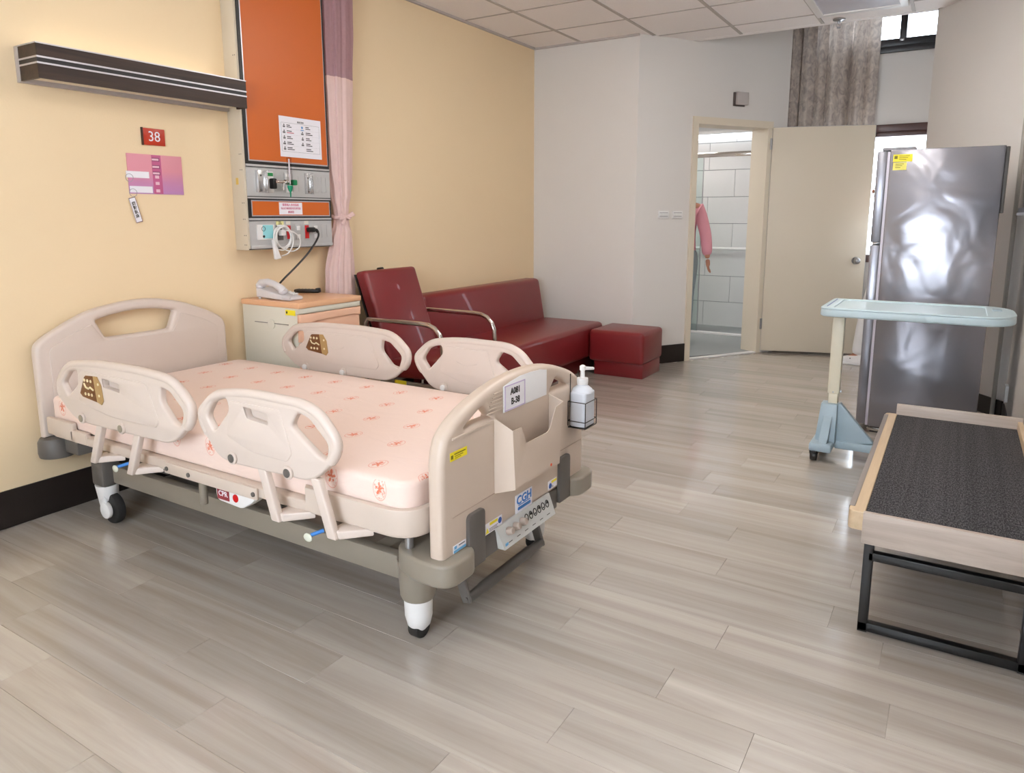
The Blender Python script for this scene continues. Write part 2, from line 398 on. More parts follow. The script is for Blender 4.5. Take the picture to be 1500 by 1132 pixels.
w2 = MB().box(wx0, wx1, 7.47, 7.6, 2.03, 2.095, .004).box(wx0, wx1, 7.49, 7.6, 1.99, 2.03, .004).box(wx0, wx1, 7.45, 7.6, .86, .93, .004).box(wx0, wx0 + .06, 7.49, 7.6, .93, 1.99).box(wx1 - .03, wx1, 7.49, 7.6, .93, 1.99)
w2 = w2.build('window_2', M_WBR, kind='structure')
MB().box(-.80, -.745, 7.5, 7.59, .93, 1.99, .003).build('mullion', M_WBR, w2)
MB().box(wx0 + .06, -.80, 7.55, 7.554, .93, 1.99).build('pane', M_GLASS, w2)
MB().box(-.745, wx1 - .03, 7.55, 7.554, .93, 1.99).build('pane', M_GLASS, w2)
w3 = MB()
for a, b in ((-1.95, -1.89), (-.88, -.82), (.19, .25)): w3.box(a, b, -1.7, -1.62, .85, 2.4)
w3.box(-1.95, .25, -1.7, -1.62, .85, .91).box(-1.95, .25, -1.7, -1.62, 2.34, 2.4)
w3 = w3.build('window_3', M_WFR, kind='structure')
MB().box(-1.89, -.88, -1.66, -1.656, .91, 2.34).build('pane', M_GLASS, w3)
MB().box(-.82, .19, -1.66, -1.656, .91, 2.34).build('pane', M_GLASS, w3)

# door frame and leaf
M_FRAME = mat('cream_door_paint', (222, 210, 190), .4, var=.02, vscale=3)
M_LEAF = mat('beige_door_leaf', (220, 208, 188), .45, var=.02, vscale=3)
df = MB()
dpr(df, .566, .622, -DT - .01, .018, 0, 2.065); dpr(df, 1.425, 1.475, -DT - .01, .006, 0, 2.065); dpr(df, .566, 1.475, -DT - .01, .018, 2.065, 2.125)
d1 = df.build('door_1', M_FRAME, kind='structure')
th_ = MB(); dpr(th_, .622, 1.425, -.05, 0.005, 0, .012); th_.build('threshold', M_WPL, d1)
H0 = Vector((-1.535, 6.985)); LA = math.radians(18.5); LM = Matrix.Translation((H0.x, H0.y, 0)) @ Matrix.Rotation(LA, 4, 'Z')
lf = MB().box(.012, .872, 0, .038, .022, 2.075, .003, M=LM).build('door_leaf', M_LEAF, d1)
MB().box(.872, .875, .002, .036, .022, 2.075, M=LM).box(.012, .872, .002, .036, 2.075, 2.078, M=LM).build('edge_strip', M_STEEL, lf)
for z in (1.93, .28):
    MB().box(-.012, .014, -.006, .004, z - .05, z + .05, .002, M=LM).cyl(LM @ Vector((0, -.008, z - .05)), LM @ Vector((0, -.008, z + .05)), .008).build('hinge', M_STEEL, lf)
kn = MB()
kp = LM @ Vector((.79, 0, .885)); kd = (LM.to_3x3() @ Vector((0, -1, 0)))
kn.cyl(kp, kp + kd * .008, .034, .032).cyl(kp + kd * .008, kp + kd * .04, .013).ball(kp + kd * .055, .03)
kn.build('knob', M_STEEL, lf)

# ---------------------------------------------------------------- bathroom beyond the doorway
M_BT = mat('pale_grey_stone_tile', (214, 213, 212), .3, var=.05, vscale=2.5)
M_GROUT = mat('tile_grout', (104, 106, 110), .7)
M_BF = mat('grey_bathroom_floor', (150, 154, 154), .4, var=.05)
bw = MB().box(-3.5, -1.57, 8.46, 8.56, 0, 2.6).build('wall_bathroom_back', M_GROUT, kind='structure')
tw = .598
for r in range(8):
    z0 = -.01 + .303 * r; z1 = min(z0 + .298, 2.4); z0 = max(z0, 0)
    sh = 0 if r % 2 else .3
    k = -5
    for k in range(-4, 5):
        a = max(-3.4, -2.227 + sh + .6 * k); b = min(-1.58, -2.227 + sh + .6 * k + tw - .002)
        if b - a > .03: MB().box(a, b, 8.45, 8.462, z0, z1, .0015, 1).build('tile', M_BT, bw, ang=0)
MB().box(-3.6, -3.45, 5.9, 8.5, 0, 2.6).build('wall_bathroom_left', M_BT, kind='structure')
MB().box(-1.69, -1.58, 7.62, 8.5, 0, 2.6).build('wall_bathroom_right', M_BT, kind='structure')
MB().prism([(-3.5, 5.88), dg(-.1, -DT - .02), dg(1.42, -DT + .13), (-1.59, 7.6), (-1.59, 8.46), (-3.5, 8.46)], -.1, .006).build('floor', M_BF, kind='structure')
MB().prism([(-3.5, 5.88), dg(-.05, -DT), dg(1.66, -DT), (-1.6, 8.5), (-3.5, 8.5)], 2.3, 2.36).build('ceiling', M_WHITE, kind='structure')
cb = MB().box(-3.4, -1.6, 7.78, 7.83, .006, .03, .004).build('shower_curb', M_WPL, label='low white shower curb on the bathroom floor', cat='curb')
sg = empty('shower_screen', (-2.9, 7.805, .03), 'clear glass shower screen under a chrome rail', 'shower screen')
MB().box(-3.4, -2.40, 7.80, 7.81, .031, 1.90, .002).build('glass_panel', M_SHOWER, sg)
MB().cyl((-2.397, 7.805, .031), (-2.397, 7.805, 1.90), .006).build('edge_profile', M_STEEL, sg)
MB().box(-3.4, -1.6, 7.79, 7.82, 1.90, 1.95, .004).build('rail', M_CHROME, sg)
gb = MB().tube([(-2.9, 8.385, .915), (-1.96, 8.385, .915)], .018, 12)
gb.cyl((-1.985, 8.385, .915), (-1.985, 8.45, .915), .016).cyl((-1.985, 8.44, .915), (-1.985, 8.45, .915), .038).cyl((-2.85, 8.385, .915), (-2.85, 8.45, .915), .016).ball((-1.96, 8.385, .915), .026)
gb.build('grab_bar', M_WPL, label='white wall grab bar on the grey bathroom tiles', cat='grab bar')
bl = empty('bathroom_light', (-2.4, 8.40, 2.12), 'bright strip light at the top of the bathroom wall', 'light')
MB().box(-3.2, -1.7, 8.40, 8.45, 2.20, 2.24, .003).build('housing', M_WPL, bl)
MB().box(-3.18, -1.72, 8.405, 8.449, 2.145, 2.199, .008).build('diffuser', mat('bathroom_diffuser', (235, 245, 255), .4, emit=3), bl)
bcl = empty('added_bathroom_light', (-2.75, 7.35, 2.27), 'added unseen light panel on the bathroom ceiling, brightening the hidden part of the room', 'ceiling light')  # glowing panel added out of view to brighten the bathroom
MB().box(-3.1, -2.4, 7.0, 7.7, 2.285, 2.30, .003).build('frame', M_WPL, bcl)
MB().box(-3.07, -2.43, 7.03, 7.67, 2.26, 2.284, .004).build('diffuser', mat('added_bathroom_panel_lit', (255, 250, 246), .4, emit=15), bcl)

# ---------------------------------------------------------------- hospital bed
bed = empty('hospital_bed', (-2.2, 1.93, 0), 'beige hospital bed with four side rails and taupe frame by the cream wall', 'bed')
# headboard
arch = crom([(1.462, .72), (1.475, .765), (1.54, .808), (1.69, .876), (1.83, .902), (1.93, .909), (2.03, .903), (2.16, .873), (2.30, .815), (2.37, .772), (2.39, .73)], 6)
ol = [(1.462, .36)] + arch + [(2.39, .36)]
hole = rnd([(1.722, .835, .012), (1.80, .853, .05), (1.91, .864, .1), (2.02, .858, .05), (2.108, .838, .012), (2.075, .752, .015), (1.762, .752, .015)])
hb = plate('headboard', ol, [hole], 'yz', -3.285, -3.235, M_BEIGE, bed, bev=.018, res=4)
po = rnd([(1.515, .40, .01), (1.515, .735, .02), (1.60, .785, .06), (1.70, .822, .005), (1.752, .738, .01), (2.085, .738, .01), (2.135, .825, .005), (2.25, .785, .06), (2.335, .735, .02), (2.335, .40, .01)])
plate('inset_panel', po, [], 'yz', -3.238, -3.232, M_PANEL, hb, bev=.003)
# footboard
arch = crom([(1.508, .60), (1.518, .65), (1.535, .685), (1.585, .722), (1.672, .757), (1.80, .786), (1.955, .800), (2.11, .790), (2.238, .757), (2.325, .722), (2.375, .685), (2.395, .65), (2.402, .60)], 6)
ol = [(1.508, .315)] + arch + [(2.402, .315)]
h1 = rnd([(1.625, .687, .008), (1.665, .706, .02), (1.728, .732, .012), (1.774, .687, .006)]); h2 = [(3.91 - a, b) for a, b in h1]
fb = plate('footboard', ol, [h1, h2], 'yz', -1.215, -1.16, M_TAN, bed, bev=.02, res=4)
gm = mat('seam_shadow_line', (182, 162, 146), .5)
for k in range(6): MB().box(-1.161, -1.157, 1.735 + .008 * k, 1.825, .70 + .011 * k, .704 + .011 * k, .001).build('rib', M_TAN, fb)
MB().box(-1.161, -1.158, 1.555, 1.775, .440, .4425).build('seam', gm, fb)
MB().box(-1.161, -1.158, 2.125, 2.385, .452, .4545).build('seam', gm, fb)
MB().box(-1.161, -1.1575, 1.56, 1.775, .668, .676, .002).build('ledge', M_TAN, fb)
# chart pocket
pk = MB(); px0, px1 = -1.159, -1.098
front = rnd([(1.80, .455, .012), (1.785, .648), (1.838, .648, .004), (1.868, .588, .004), (2.015, .588, .02), (2.06, .66, .004), (2.115, .668), (2.09, .455, .012)])
pk.mesh(plate_mesh(front, [], 'yz', px1 - .003, px1, .001))
pk.hexa([(px0, 1.775, .44), (px1, 1.80, .455), (px1, 1.785, .648), (px0, 1.775, .682), (px0, 1.779, .44), (px1 - .003, 1.804, .455), (px1 - .003, 1.789, .648), (px0, 1.779, .682)])
pk.hexa([(px0, 2.125, .44), (px1, 2.09, .455), (px1, 2.115, .668), (px0, 2.125, .684), (px0, 2.121, .44), (px1 - .003, 2.086, .455), (px1 - .003, 2.111, .668), (px0, 2.121, .684)])
pk.hexa([(px0, 1.775, .44), (px1, 1.80, .455), (px1, 2.09, .455), (px0, 2.125, .44), (px0, 1.775, .446), (px1, 1.80, .459), (px1, 2.09, .459), (px0, 2.125, .446)])
pk = pk.build('chart_pocket', M_TAN, bed, ang=20)
MB().cyl((px1 - .001, 2.03, .468), (px1 + .001, 2.03, .468), .005).build('dot_sticker', mat('orange_dot', (236, 90, 40), .5), pk)
MB().box(-1.1598, -1.1585, 1.549, 1.630, .610, .635).build('asset_sticker', M_YEL, fb)
MB().box(-1.1586, -1.158, 1.552, 1.562, .616, .627).box(-1.1586, -1.158, 1.568, 1.622, .626, .629).box(-1.1586, -1.158, 1.57, 1.61, .620, .622).box(-1.1586, -1.158, 1.57, 1.60, .615, .6165).build('print', mat('olive_print', (120, 112, 20), .6), fb)
for (a, b, z0, z1) in ((1.622, 1.708, .25, .424), (2.192, 2.272, .262, .432)):
    plate('strap_plate', rnd([(a, z0, .003), (a, z1, .02), (b, z1, .02), (b, z0, .003)]), [], 'yz', -1.162, -1.148, M_DGREY, fb, bev=.003)
lg = MB().box(-1.1598, -1.1575, 1.899, 2.006, .325, .389, .0008).build('logo_plate', M_PAPER, fb)
me = text_mesh('CGH', .040, TM('yz', -1.157, 1.953, .367), bold=.0012, sx=1.12)
l2 = MB().mesh(me)
l2.mesh(plate_mesh(rnd([(1.912, .334, .005), (1.912, .345, .005), (1.995, .345, .005), (1.995, .334, .005)]), [], 'yz', -1.1576, -1.1568, .0003))
l2.mesh(plate_mesh(rnd([(1.916, .3485), (1.916, .352), (1.991, .352), (1.991, .3485)]), [], 'yz', -1.1576, -1.1568, .0003)).build('logo', M_BLUEP, lg)
def label(name, y0, y1, z0, z1, header, lines, blue=None, tri=False):
    p = MB().box(-1.1598, -1.1580, y0, y1, z0, z1).build(name, M_PAPER, fb)
    if header: MB().box(-1.1581, -1.1575, header[0], header[1], z1 - .011, z1 - .002).build('header', M_YEL, p)
    s = MB()
    for k in range(lines): s.box(-1.1581, -1.1577, y0 + .022, y1 - .024 - .006 * (k % 2), z0 + .004 + .0045 * k, z0 + .0058 + .0045 * k)
    s.build('print', M_GREYP, p)
    if blue: MB().cyl((-1.1582, blue[0], blue[1]), (-1.1572, blue[0], blue[1]), .010).build('mandatory_sign', mat('sign_blue', (40, 90, 175), .5), p)
    if tri:
        q = MB(); q.mesh(plate_mesh([(y0 + .002, z0 + .003), (y0 + .021, z0 + .003), (y0 + .0115, z0 + .021)], [], 'yz', -1.1581, -1.1574, .0002)); q.build('warning_sign', M_YEL, p)
label('warning_label', 1.720, 1.816, .322, .357, (1.745, 1.79), 3, (1.803, .343), True)
label('warning_label', 2.122, 2.184, .333, .364, (2.145, 2.182), 2, (2.135, .346))
p = MB().box(-1.1598, -1.1580, 1.556, 1.618, .331, .354).build('maker_label', M_PAPER, fb)
MB().box(-1.1581, -1.1576, 1.557, 1.617, .332, .340).box(-1.1581, -1.1576, 1.560, 1.572, .343, .352).build('print', mat('light_blue_print', (110, 180, 225), .5), p)
MB().box(-1.1581, -1.1576, 1.582, 1.612, .347, .3505).build('print', M_GREYP, p)
# foot gear beam, control strip, bumpers
gbm = MB().box(-1.30, -1.168, 1.56, 2.36, .25, .313, .012).box(-1.20, -1.158, 1.705, 2.19, .245, .318, .006)
gbm.build('gear_housing', M_DGREY, bed)
cs = MB().hexa([(-1.154, 1.775, .326), (-1.154, 2.12, .326), (-1.130, 2.125, .252), (-1.130, 1.79, .252), (-1.160, 1.775, .326), (-1.160, 2.12, .326), (-1.160, 2.125, .252), (-1.160, 1.79, .252)]).build('control_strip', mat('pale_grey_strip', (206, 207, 204), .4), bed)
tl = math.atan2(.024, .074)
def strip_pt(y, z, out=0): x = -1.154 + .024 * (.326 - z) / .074; return Vector((x, y, z)) + Vector((math.cos(tl), 0, math.sin(tl))) * out
for k in range(3):
    c = strip_pt(1.83 + .042 * k, .298); MB().cyl(c, strip_pt(1.83 + .042 * k, .298, .022), .014, .011, bev=.003).build('knob', mat('taupe_knob', (176, 160, 148), .4), cs)
ic = MB()
for k in range(6):
    c = strip_pt(1.948 + .028 * k, .299, .0005); u = Vector((0, 1, 0)); v = Vector((-math.sin(tl), 0, math.cos(tl)))
    ic.tube([c + .010 * (math.cos(t * math.pi / 8) * u + math.sin(t * math.pi / 8) * v * 1.2) for t in range(16)], .0016, 5, True)
    ic.box(c.x - .0005, c.x + .0015, c.y - .004, c.y + .004, c.z - .010 + .011 * (k % 2), c.z - .002 + .011 * (k % 2))
for k in range(6): c = strip_pt(1.83 + .05 * k, .266, .0005); ic.box(c.x - .0004, c.x + .0004, c.y - .010, c.y + .010, c.z - .001, c.z + .001)
ic.build('print', M_INK, cs, kind='stuff')
c = strip_pt(1.806, .264, .0004); MB().box(c.x - .0005, c.x + .0008, c.y - .008, c.y + .008, c.z - .006, c.z + .006).build('print', mat('light_blue_print', (110, 180, 225), .5), cs)
for s_ in (0, 1):
    f = (lambda v: v) if not s_ else (lambda v: 3.91 - v)
    o2 = rnd([(-1.35, f(1.515), .075), (-1.24, f(1.475), .05), (-1.118, f(1.475), .10), (-1.118, f(1.615), .05), (-1.17, f(1.65), .02), (-1.36, f(1.65), .03)], 8)
    plate('corner_bumper', o2, [], 'xy', .258, .328, M_TAUPE, bed, bev=.010, res=3)
for s_ in (1.53, 2.33): MB().lathe((-3.225, s_ - .03, 0), [(.05, .275), (.068, .28), (.072, .30), (.07, .345), (.06, .362)], 20).build('corner_bumper', M_DGREY, bed)
MB().box(-3.26, -3.06, 1.50, 2.36, .30, .36, .01).build('head_beam', M_DGREY, bed)
MB().cyl((-1.30, 1.53, .31), (-1.30, 1.53, .375), .013).cyl((-1.30, 1.53, .376), (-1.30, 1.53, .39), .012).build('pole_socket', M_STEEL, bed)
for y_ in (1.60, 2.31): MB().box(-3.05, -1.33, y_ - .02, y_ + .02, .178, .255, .006).build('side_beam', M_TAUPE, bed)
for x_ in (-2.95, -1.5): MB().box(x_ - .03, x_ + .03, 1.62, 2.29, .19, .245, .004).build('cross_beam', M_TAUPE, bed)
for x_ in (-2.75, -2.0):
    for y_ in (1.66, 2.20): MB().hexa([(x_, y_, .24), (x_ + .05, y_, .24), (x_ + .35, y_, .40), (x_ + .3, y_, .40), (x_, y_ + .04, .24), (x_ + .05, y_ + .04, .24), (x_ + .35, y_ + .04, .40), (x_ + .3, y_ + .04, .40)]).build('lift_arm', M_DGREY, bed)
MB().box(-2.65, -1.7, 1.72, 2.18, .29, .375, .01).build('motor_box', mat('dark_bluish_steel', (62, 66, 70), .4), bed)
# deck
M_DECK = mat('deck_enamel', (206, 190, 176), .4)
dk = rnd([(-3.17, 1.452, .05), (-1.225, 1.452, .10), (-1.225, 2.45, .10), (-3.17, 2.45, .05)], 8)
plate('deck', dk, [], 'xy', .388, .424, M_DECK, bed, bev=.006)
rim = rnd([(-1.64, 1.448), (-1.222, 1.448, .11), (-1.222, 2.454, .11), (-1.64, 2.454)], 8); rin = rnd([(-1.66, 1.470), (-1.244, 1.470, .09), (-1.244, 2.432, .09), (-1.66, 2.432)], 8)
rm = MB(); rm.mesh(plate_mesh(rim[:1] + rim[1:-1] + rim[-1:] + rin[::-1], [], 'xy', .395, .472, .003)); rm.build('foot_rim', M_DECK, bed)
MB().box(-3.18, -2.98, 1.448, 1.47, .395, .468, .006).box(-3.0, -2.88, 1.448, 1.47, .39, .44, .006).build('head_rim', M_DECK, bed)
MB().box(-3.18, -2.98, 2.432, 2.454, .395, .468, .006).build('head_rim', M_DECK, bed)
sr = MB().box(-2.36, -1.86, 1.441, 1.4515, .382, .424, .005)
sr.build('side_bar', M_DECK, bed)
for x_ in (-2.34, -2.215, -1.875): MB().cyl((x_, 1.437, .402), (x_, 1.442, .402), .008).build('bolt', M_DGREY, bed)
MB().box(-2.31, -2.17, 1.47, 1.51, .365, .387, .004).cyl((-2.21, 1.49, .28), (-2.21, 1.49, .386), .014, bev=.003).build('rod_holder', M_TAUPE, bed)
# release levers with pale oval tags
for (x_, z_) in ((-1.62, .325), (-2.66, .350)):
    lv = MB().cyl((x_ + .03, 1.47, z_ + .01), (x_ + .005, 1.44, z_), .006).build('release_lever', M_BLUEP, bed)
    MB().ball((x_, 1.432, z_ - .006), .016, (1.15, .35, .85)).build('grip', mat('pale_green_grip', (214, 216, 200), .4), lv)
# CPR handle box
cp_ = plate('release_handle', rnd([(-2.09, .388), (-2.085, .335, .02), (-1.955, .328, .02), (-1.90, .362, .01), (-1.88, .388)]), [], 'xz', 1.455, 1.50, M_WPL, bed, bev=.004)
MB().box(-2.08, -2.018, 1.4535, 1.456, .342, .384).build('label_plate', mat('maroon_label', (138, 44, 52), .5), cp_)
MB().mesh(text_mesh('CPR', .026, TM('xz', -2.049, 1.4532, .363), bold=.0004)).build('lettering', M_PAPER, cp_)
MB().cyl((-1.985, 1.4535, .360), (-1.985, 1.456, .360), .014).build('red_dot', mat('red_dot', (205, 20, 24), .4), cp_)
# pedal bar
for y_ in (1.705, 2.175):
    pb = MB(); pb.hexa([(-1.30, y_, .255), (-1.26, y_, .255), (-1.205, y_, .088), (-1.238, y_, .082), (-1.30, y_ + .014, .255), (-1.26, y_ + .014, .255), (-1.205, y_ + .014, .088), (-1.238, y_ + .014, .082)], .004)
    pb.cyl((-1.22, y_ - .004, .10), (-1.22, y_ + .002, .10), .006)
    pb = pb.build('pedal_arm', M_DGREY, bed)
MB().tube([(-1.22, 1.71, .10), (-1.22, 1.78, .10), (-1.22, 1.8, .10), (-1.22, 2.09, .10), (-1.22, 2.11, .10), (-1.22, 2.18, .10)], [.016, .016, .019, .019, .016, .016], 14).build('pedal_grip', M_DGREY, pb)
# casters
def caster_foot(y_):
    c = MB().lathe((-1.325, y_, 0), [(.050, .135), (.055, .145), (.062, .262)], 24).build('caster_sleeve', M_TAUPE, bed)
    MB().lathe((-1.325, y_, 0), [(.022, .028), (.036, .045), (.043, .075), (.045, .14)], 24).build('caster_housing', M_WPL, c)
    MB().cyl((-1.345, y_, .034), (-1.305, y_, .034), .034, n=24, bev=.006).build('wheel', M_RUB, c)
caster_foot(1.595); caster_foot(2.31)
def caster_head(y_):
    c = MB().box(-3.045, -2.955, y_ - .04, y_ + .04, .168, .29, .012).build('caster_sleeve', M_DGREY, bed)
    s = MB().lathe((-3.0, y_, 0), [(.03, .10), (.040, .12), (.044, .168)], 20)
    s.hexa([(-3.04, y_ - .034, .168), (-2.99, y_ - .034, .168), (-2.945, y_ - .034, .05), (-3.0, y_ - .034, .045), (-3.04, y_ - .024, .168), (-2.99, y_ - .024, .168), (-2.945, y_ - .024, .05), (-3.0, y_ - .024, .045)], .003)
    s.cyl((-2.972, y_ - .038, .066), (-2.972, y_ - .02, .066), .036, bev=.004)
    s.build('caster_fork', M_WPL, c)
    MB().cyl((-2.972, y_ - .016, .066), (-2.972, y_ + .022, .066), .066, n=28, bev=.010).build('wheel', M_RUB, c)
caster_head(1.575); caster_head(2.33)
# side rails
HEAD = rnd([(-2.945, .655, .05), (-2.865, .738, .05), (-2.68, .766, .1), (-2.43, .777, .15), (-2.175, .756, .06), (-2.086, .675, .05), (-2.095, .62, .05), (-2.205, .527, .06), (-2.727, .518, .05), (-2.83, .527, .06), (-2.93, .60, .05)])
HL = rnd([(-2.835, .712, .015), (-2.775, .722, .012), (-2.770, .675, .02), (-2.855, .614, .012), (-2.892, .660, .02)])
HR = rnd([(-2.25, .722, .015), (-2.20, .712, .012), (-2.132, .655, .02), (-2.152, .598, .015), (-2.195, .606, .012), (-2.258, .668, .02)])
FOOT = rnd([(-2.065, .665, .05), (-1.982, .741, .05), (-1.80, .772, .1), (-1.558, .763, .08), (-1.49, .737, .04), (-1.421, .658, .05), (-1.455, .598, .03), (-1.537, .527, .06), (-1.90, .518, .05), (-1.968, .53, .05), (-2.05, .62, .04)])
FL_ = rnd([(-1.963, .722, .012), (-1.905, .729, .012), (-1.897, .692, .02), (-1.976, .612, .012), (-2.012, .658, .02)])
FR_ = rnd([(-1.588, .730, .015), (-1.54, .718, .012), (-1.466, .652, .02), (-1.478, .606, .012), (-1.511, .612, .012), (-1.62, .683, .02)])
HC = rnd([(-2.60, .712, .006), (-2.492, .704, .006), (-2.492, .672, .006), (-2.60, .680, .008)])
FC = rnd([(-1.822, .716, .006), (-1.712, .708, .006), (-1.712, .674, .006), (-1.81, .682, .01)])
M_BROWN = mat('brown_control_panel', (112, 68, 30), .4); M_TANP = mat('tan_control_panel', (172, 138, 88), .4); M_BTN = mat('cream_button', (228, 214, 176), .4)
def rail(head, near):
    yc = 1.40 if near else 2.505; sg_ = -1 if near else 1
    ol, hs, hc = (HEAD, [HL, HR], HC) if head else (FOOT, [FL_, FR_], FC)
    a, b = yc - .014, yc + .014
    s = MB(); s.mesh(plate_mesh(ol, hs + ([hc] if near else []), 'xz', a, b, .009, 3))
    n_ = len(ol); top = [p for p in ol if p[1] > .585]
    # thick tubular grip around the upper edge
    i0 = max(range(n_), key=lambda i: 0 if ol[i][1] > .60 else (ol[i][0] if True else 0) * 0 + (1 if (ol[i][1] <= .60 and ol[(i + 1) % n_][1] > .60) else 0))
    path = []
    i = (i0 + 1) % n_
    while ol[i % n_][1] > .60 and len(path) < n_: path.append(ol[i % n_]); i += 1
    cx = sum(p[0] for p in path) / len(path)
    ins = []
    for p in path:
        v = Vector((cx - p[0], .60 - p[1])); v.normalize(); ins.append((p[0] + v.x * .013, yc, p[1] + v.y * .013))
    s.tube(ins, .0165, 10); s.ball(ins[0], .0165, n=12); s.ball(ins[-1], .0165, n=12)
    r = s.build('side_rail', M_BEIGE, bed)
    x0, x1 = (-2.72, -2.27) if head else (-1.90, -1.65)
    yf = a - .0022 if True else b
    if head:
        pan = rnd([(-2.765, .70, .01), (-2.74, .725, .01), (-2.33, .728, .02), (-2.27, .60, .012), (-2.29, .575, .01), (-2.55, .572, .05), (-2.77, .60, .02)])
    else:
        pan = rnd([(-1.885, .728, .01), (-1.66, .728, .01), (-1.615, .60, .012), (-1.64, .572, .01), (-1.80, .575, .04), (-1.91, .61, .01)])
    plate('inset_panel', pan, [hc] if near else [], 'xz', a - .003, a + .002, M_BEIGE, r, bev=.0022)
    if near: MB().box(hc[0][0] - .012, hc[0][0] + .125, yc + .009, yc + .013, .665, .722).build('recess_back', M_PANEL, r)
    else:
        q = MB(); q.tube([(x_, a - .004, .665 - .012 * math.sin(math.pi * t / 8)) for t, x_ in enumerate([hc[0][0] + .0135 * k for k in range(9)])], .0016, 5); q.build('recess_lip', M_PANEL, r)
    if head:
        yp = a - .004
        o1 = rnd([(-2.752, .640), (-2.715, .704), (-2.705, .712), (-2.655, .715), (-2.640, .618), (-2.735, .628)])
        o2 = rnd([(-2.655, .715), (-2.628, .716), (-2.605, .685), (-2.598, .628), (-2.612, .612), (-2.640, .618)])
        cpn = plate('control_panel', o1, [], 'xz', yp - .002, yp + .001, M_BROWN, r, bev=.001); plate('lock_panel', o2, [], 'xz', yp - .002, yp + .001, M_TANP, cpn, bev=.001)
        q = MB()
        for k in range(3):
            for z_ in (.694, .642): q.cyl((-2.712 + .021 * k, yp - .0035, z_), (-2.712 + .021 * k, yp - .001, z_), .006, n=10)
        for z_ in (.688, .645): q.cyl((-2.622, yp - .0035, z_), (-2.622, yp - .001, z_), .005, n=10)
        q.tube([(-2.715, yp - .003, .682), (-2.705, yp - .003, .668), (-2.688, yp - .003, .664), (-2.676, yp - .003, .671), (-2.655, yp - .003, .662)], .0035, 6)
        q.build('button', M_BTN, cpn)
    for x_ in ((-2.762, -2.502) if head else (-1.889, -1.635)):
        k = MB().cyl((x_, a - .008, .540), (x_, a + .002, .540), .021, bev=.004).build('pivot', M_BEIGE, r)
        if near: MB().cyl((x_, a - .011, .540), (x_, a - .0075, .540), .014, bev=.002).build('pivot_cap', M_DGREY if not head else mat('grey_cap', (150, 140, 122), .5), k)
        else: MB().cyl((x_, a - .018, .540), (x_, a - .0075, .540), .014, bev=.003).build('pivot_cap', M_WPL, k)
    arms = ((-2.655, -2.735), (-2.415, -2.492)) if head else ((-1.768, -1.712), (-1.532, -1.473))
    for xa, xb in arms:
        yi = 1.462 if near else 2.443; s = MB()
        s.hexa([(xa - .018, yc - .012, .54), (xa + .018, yc - .012, .54), (xb + .018, yc - .012, .365), (xb - .018, yc - .012, .365), (xa - .018, yc + .012, .54), (xa + .018, yc + .012, .54), (xb + .018, yc + .012, .365), (xb - .018, yc + .012, .365)], .005)
        sx = 1
        s.hexa([(xb - .018, min(yc, yi) - .0, .365), (xb + .022, min(yc, yi), .365), (xb + .022, min(yc, yi), .39), (xb - .018, min(yc, yi), .39), (xb - .018, max(yc, yi), .365), (xb + .10, max(yc, yi), .372), (xb + .10, max(yc, yi), .395), (xb - .018, max(yc, yi), .39)], .004)
        s.build('rail_arm', M_BEIGE, r)
for hd in (1, 0):
    for nr in (1, 0): rail(hd, nr)

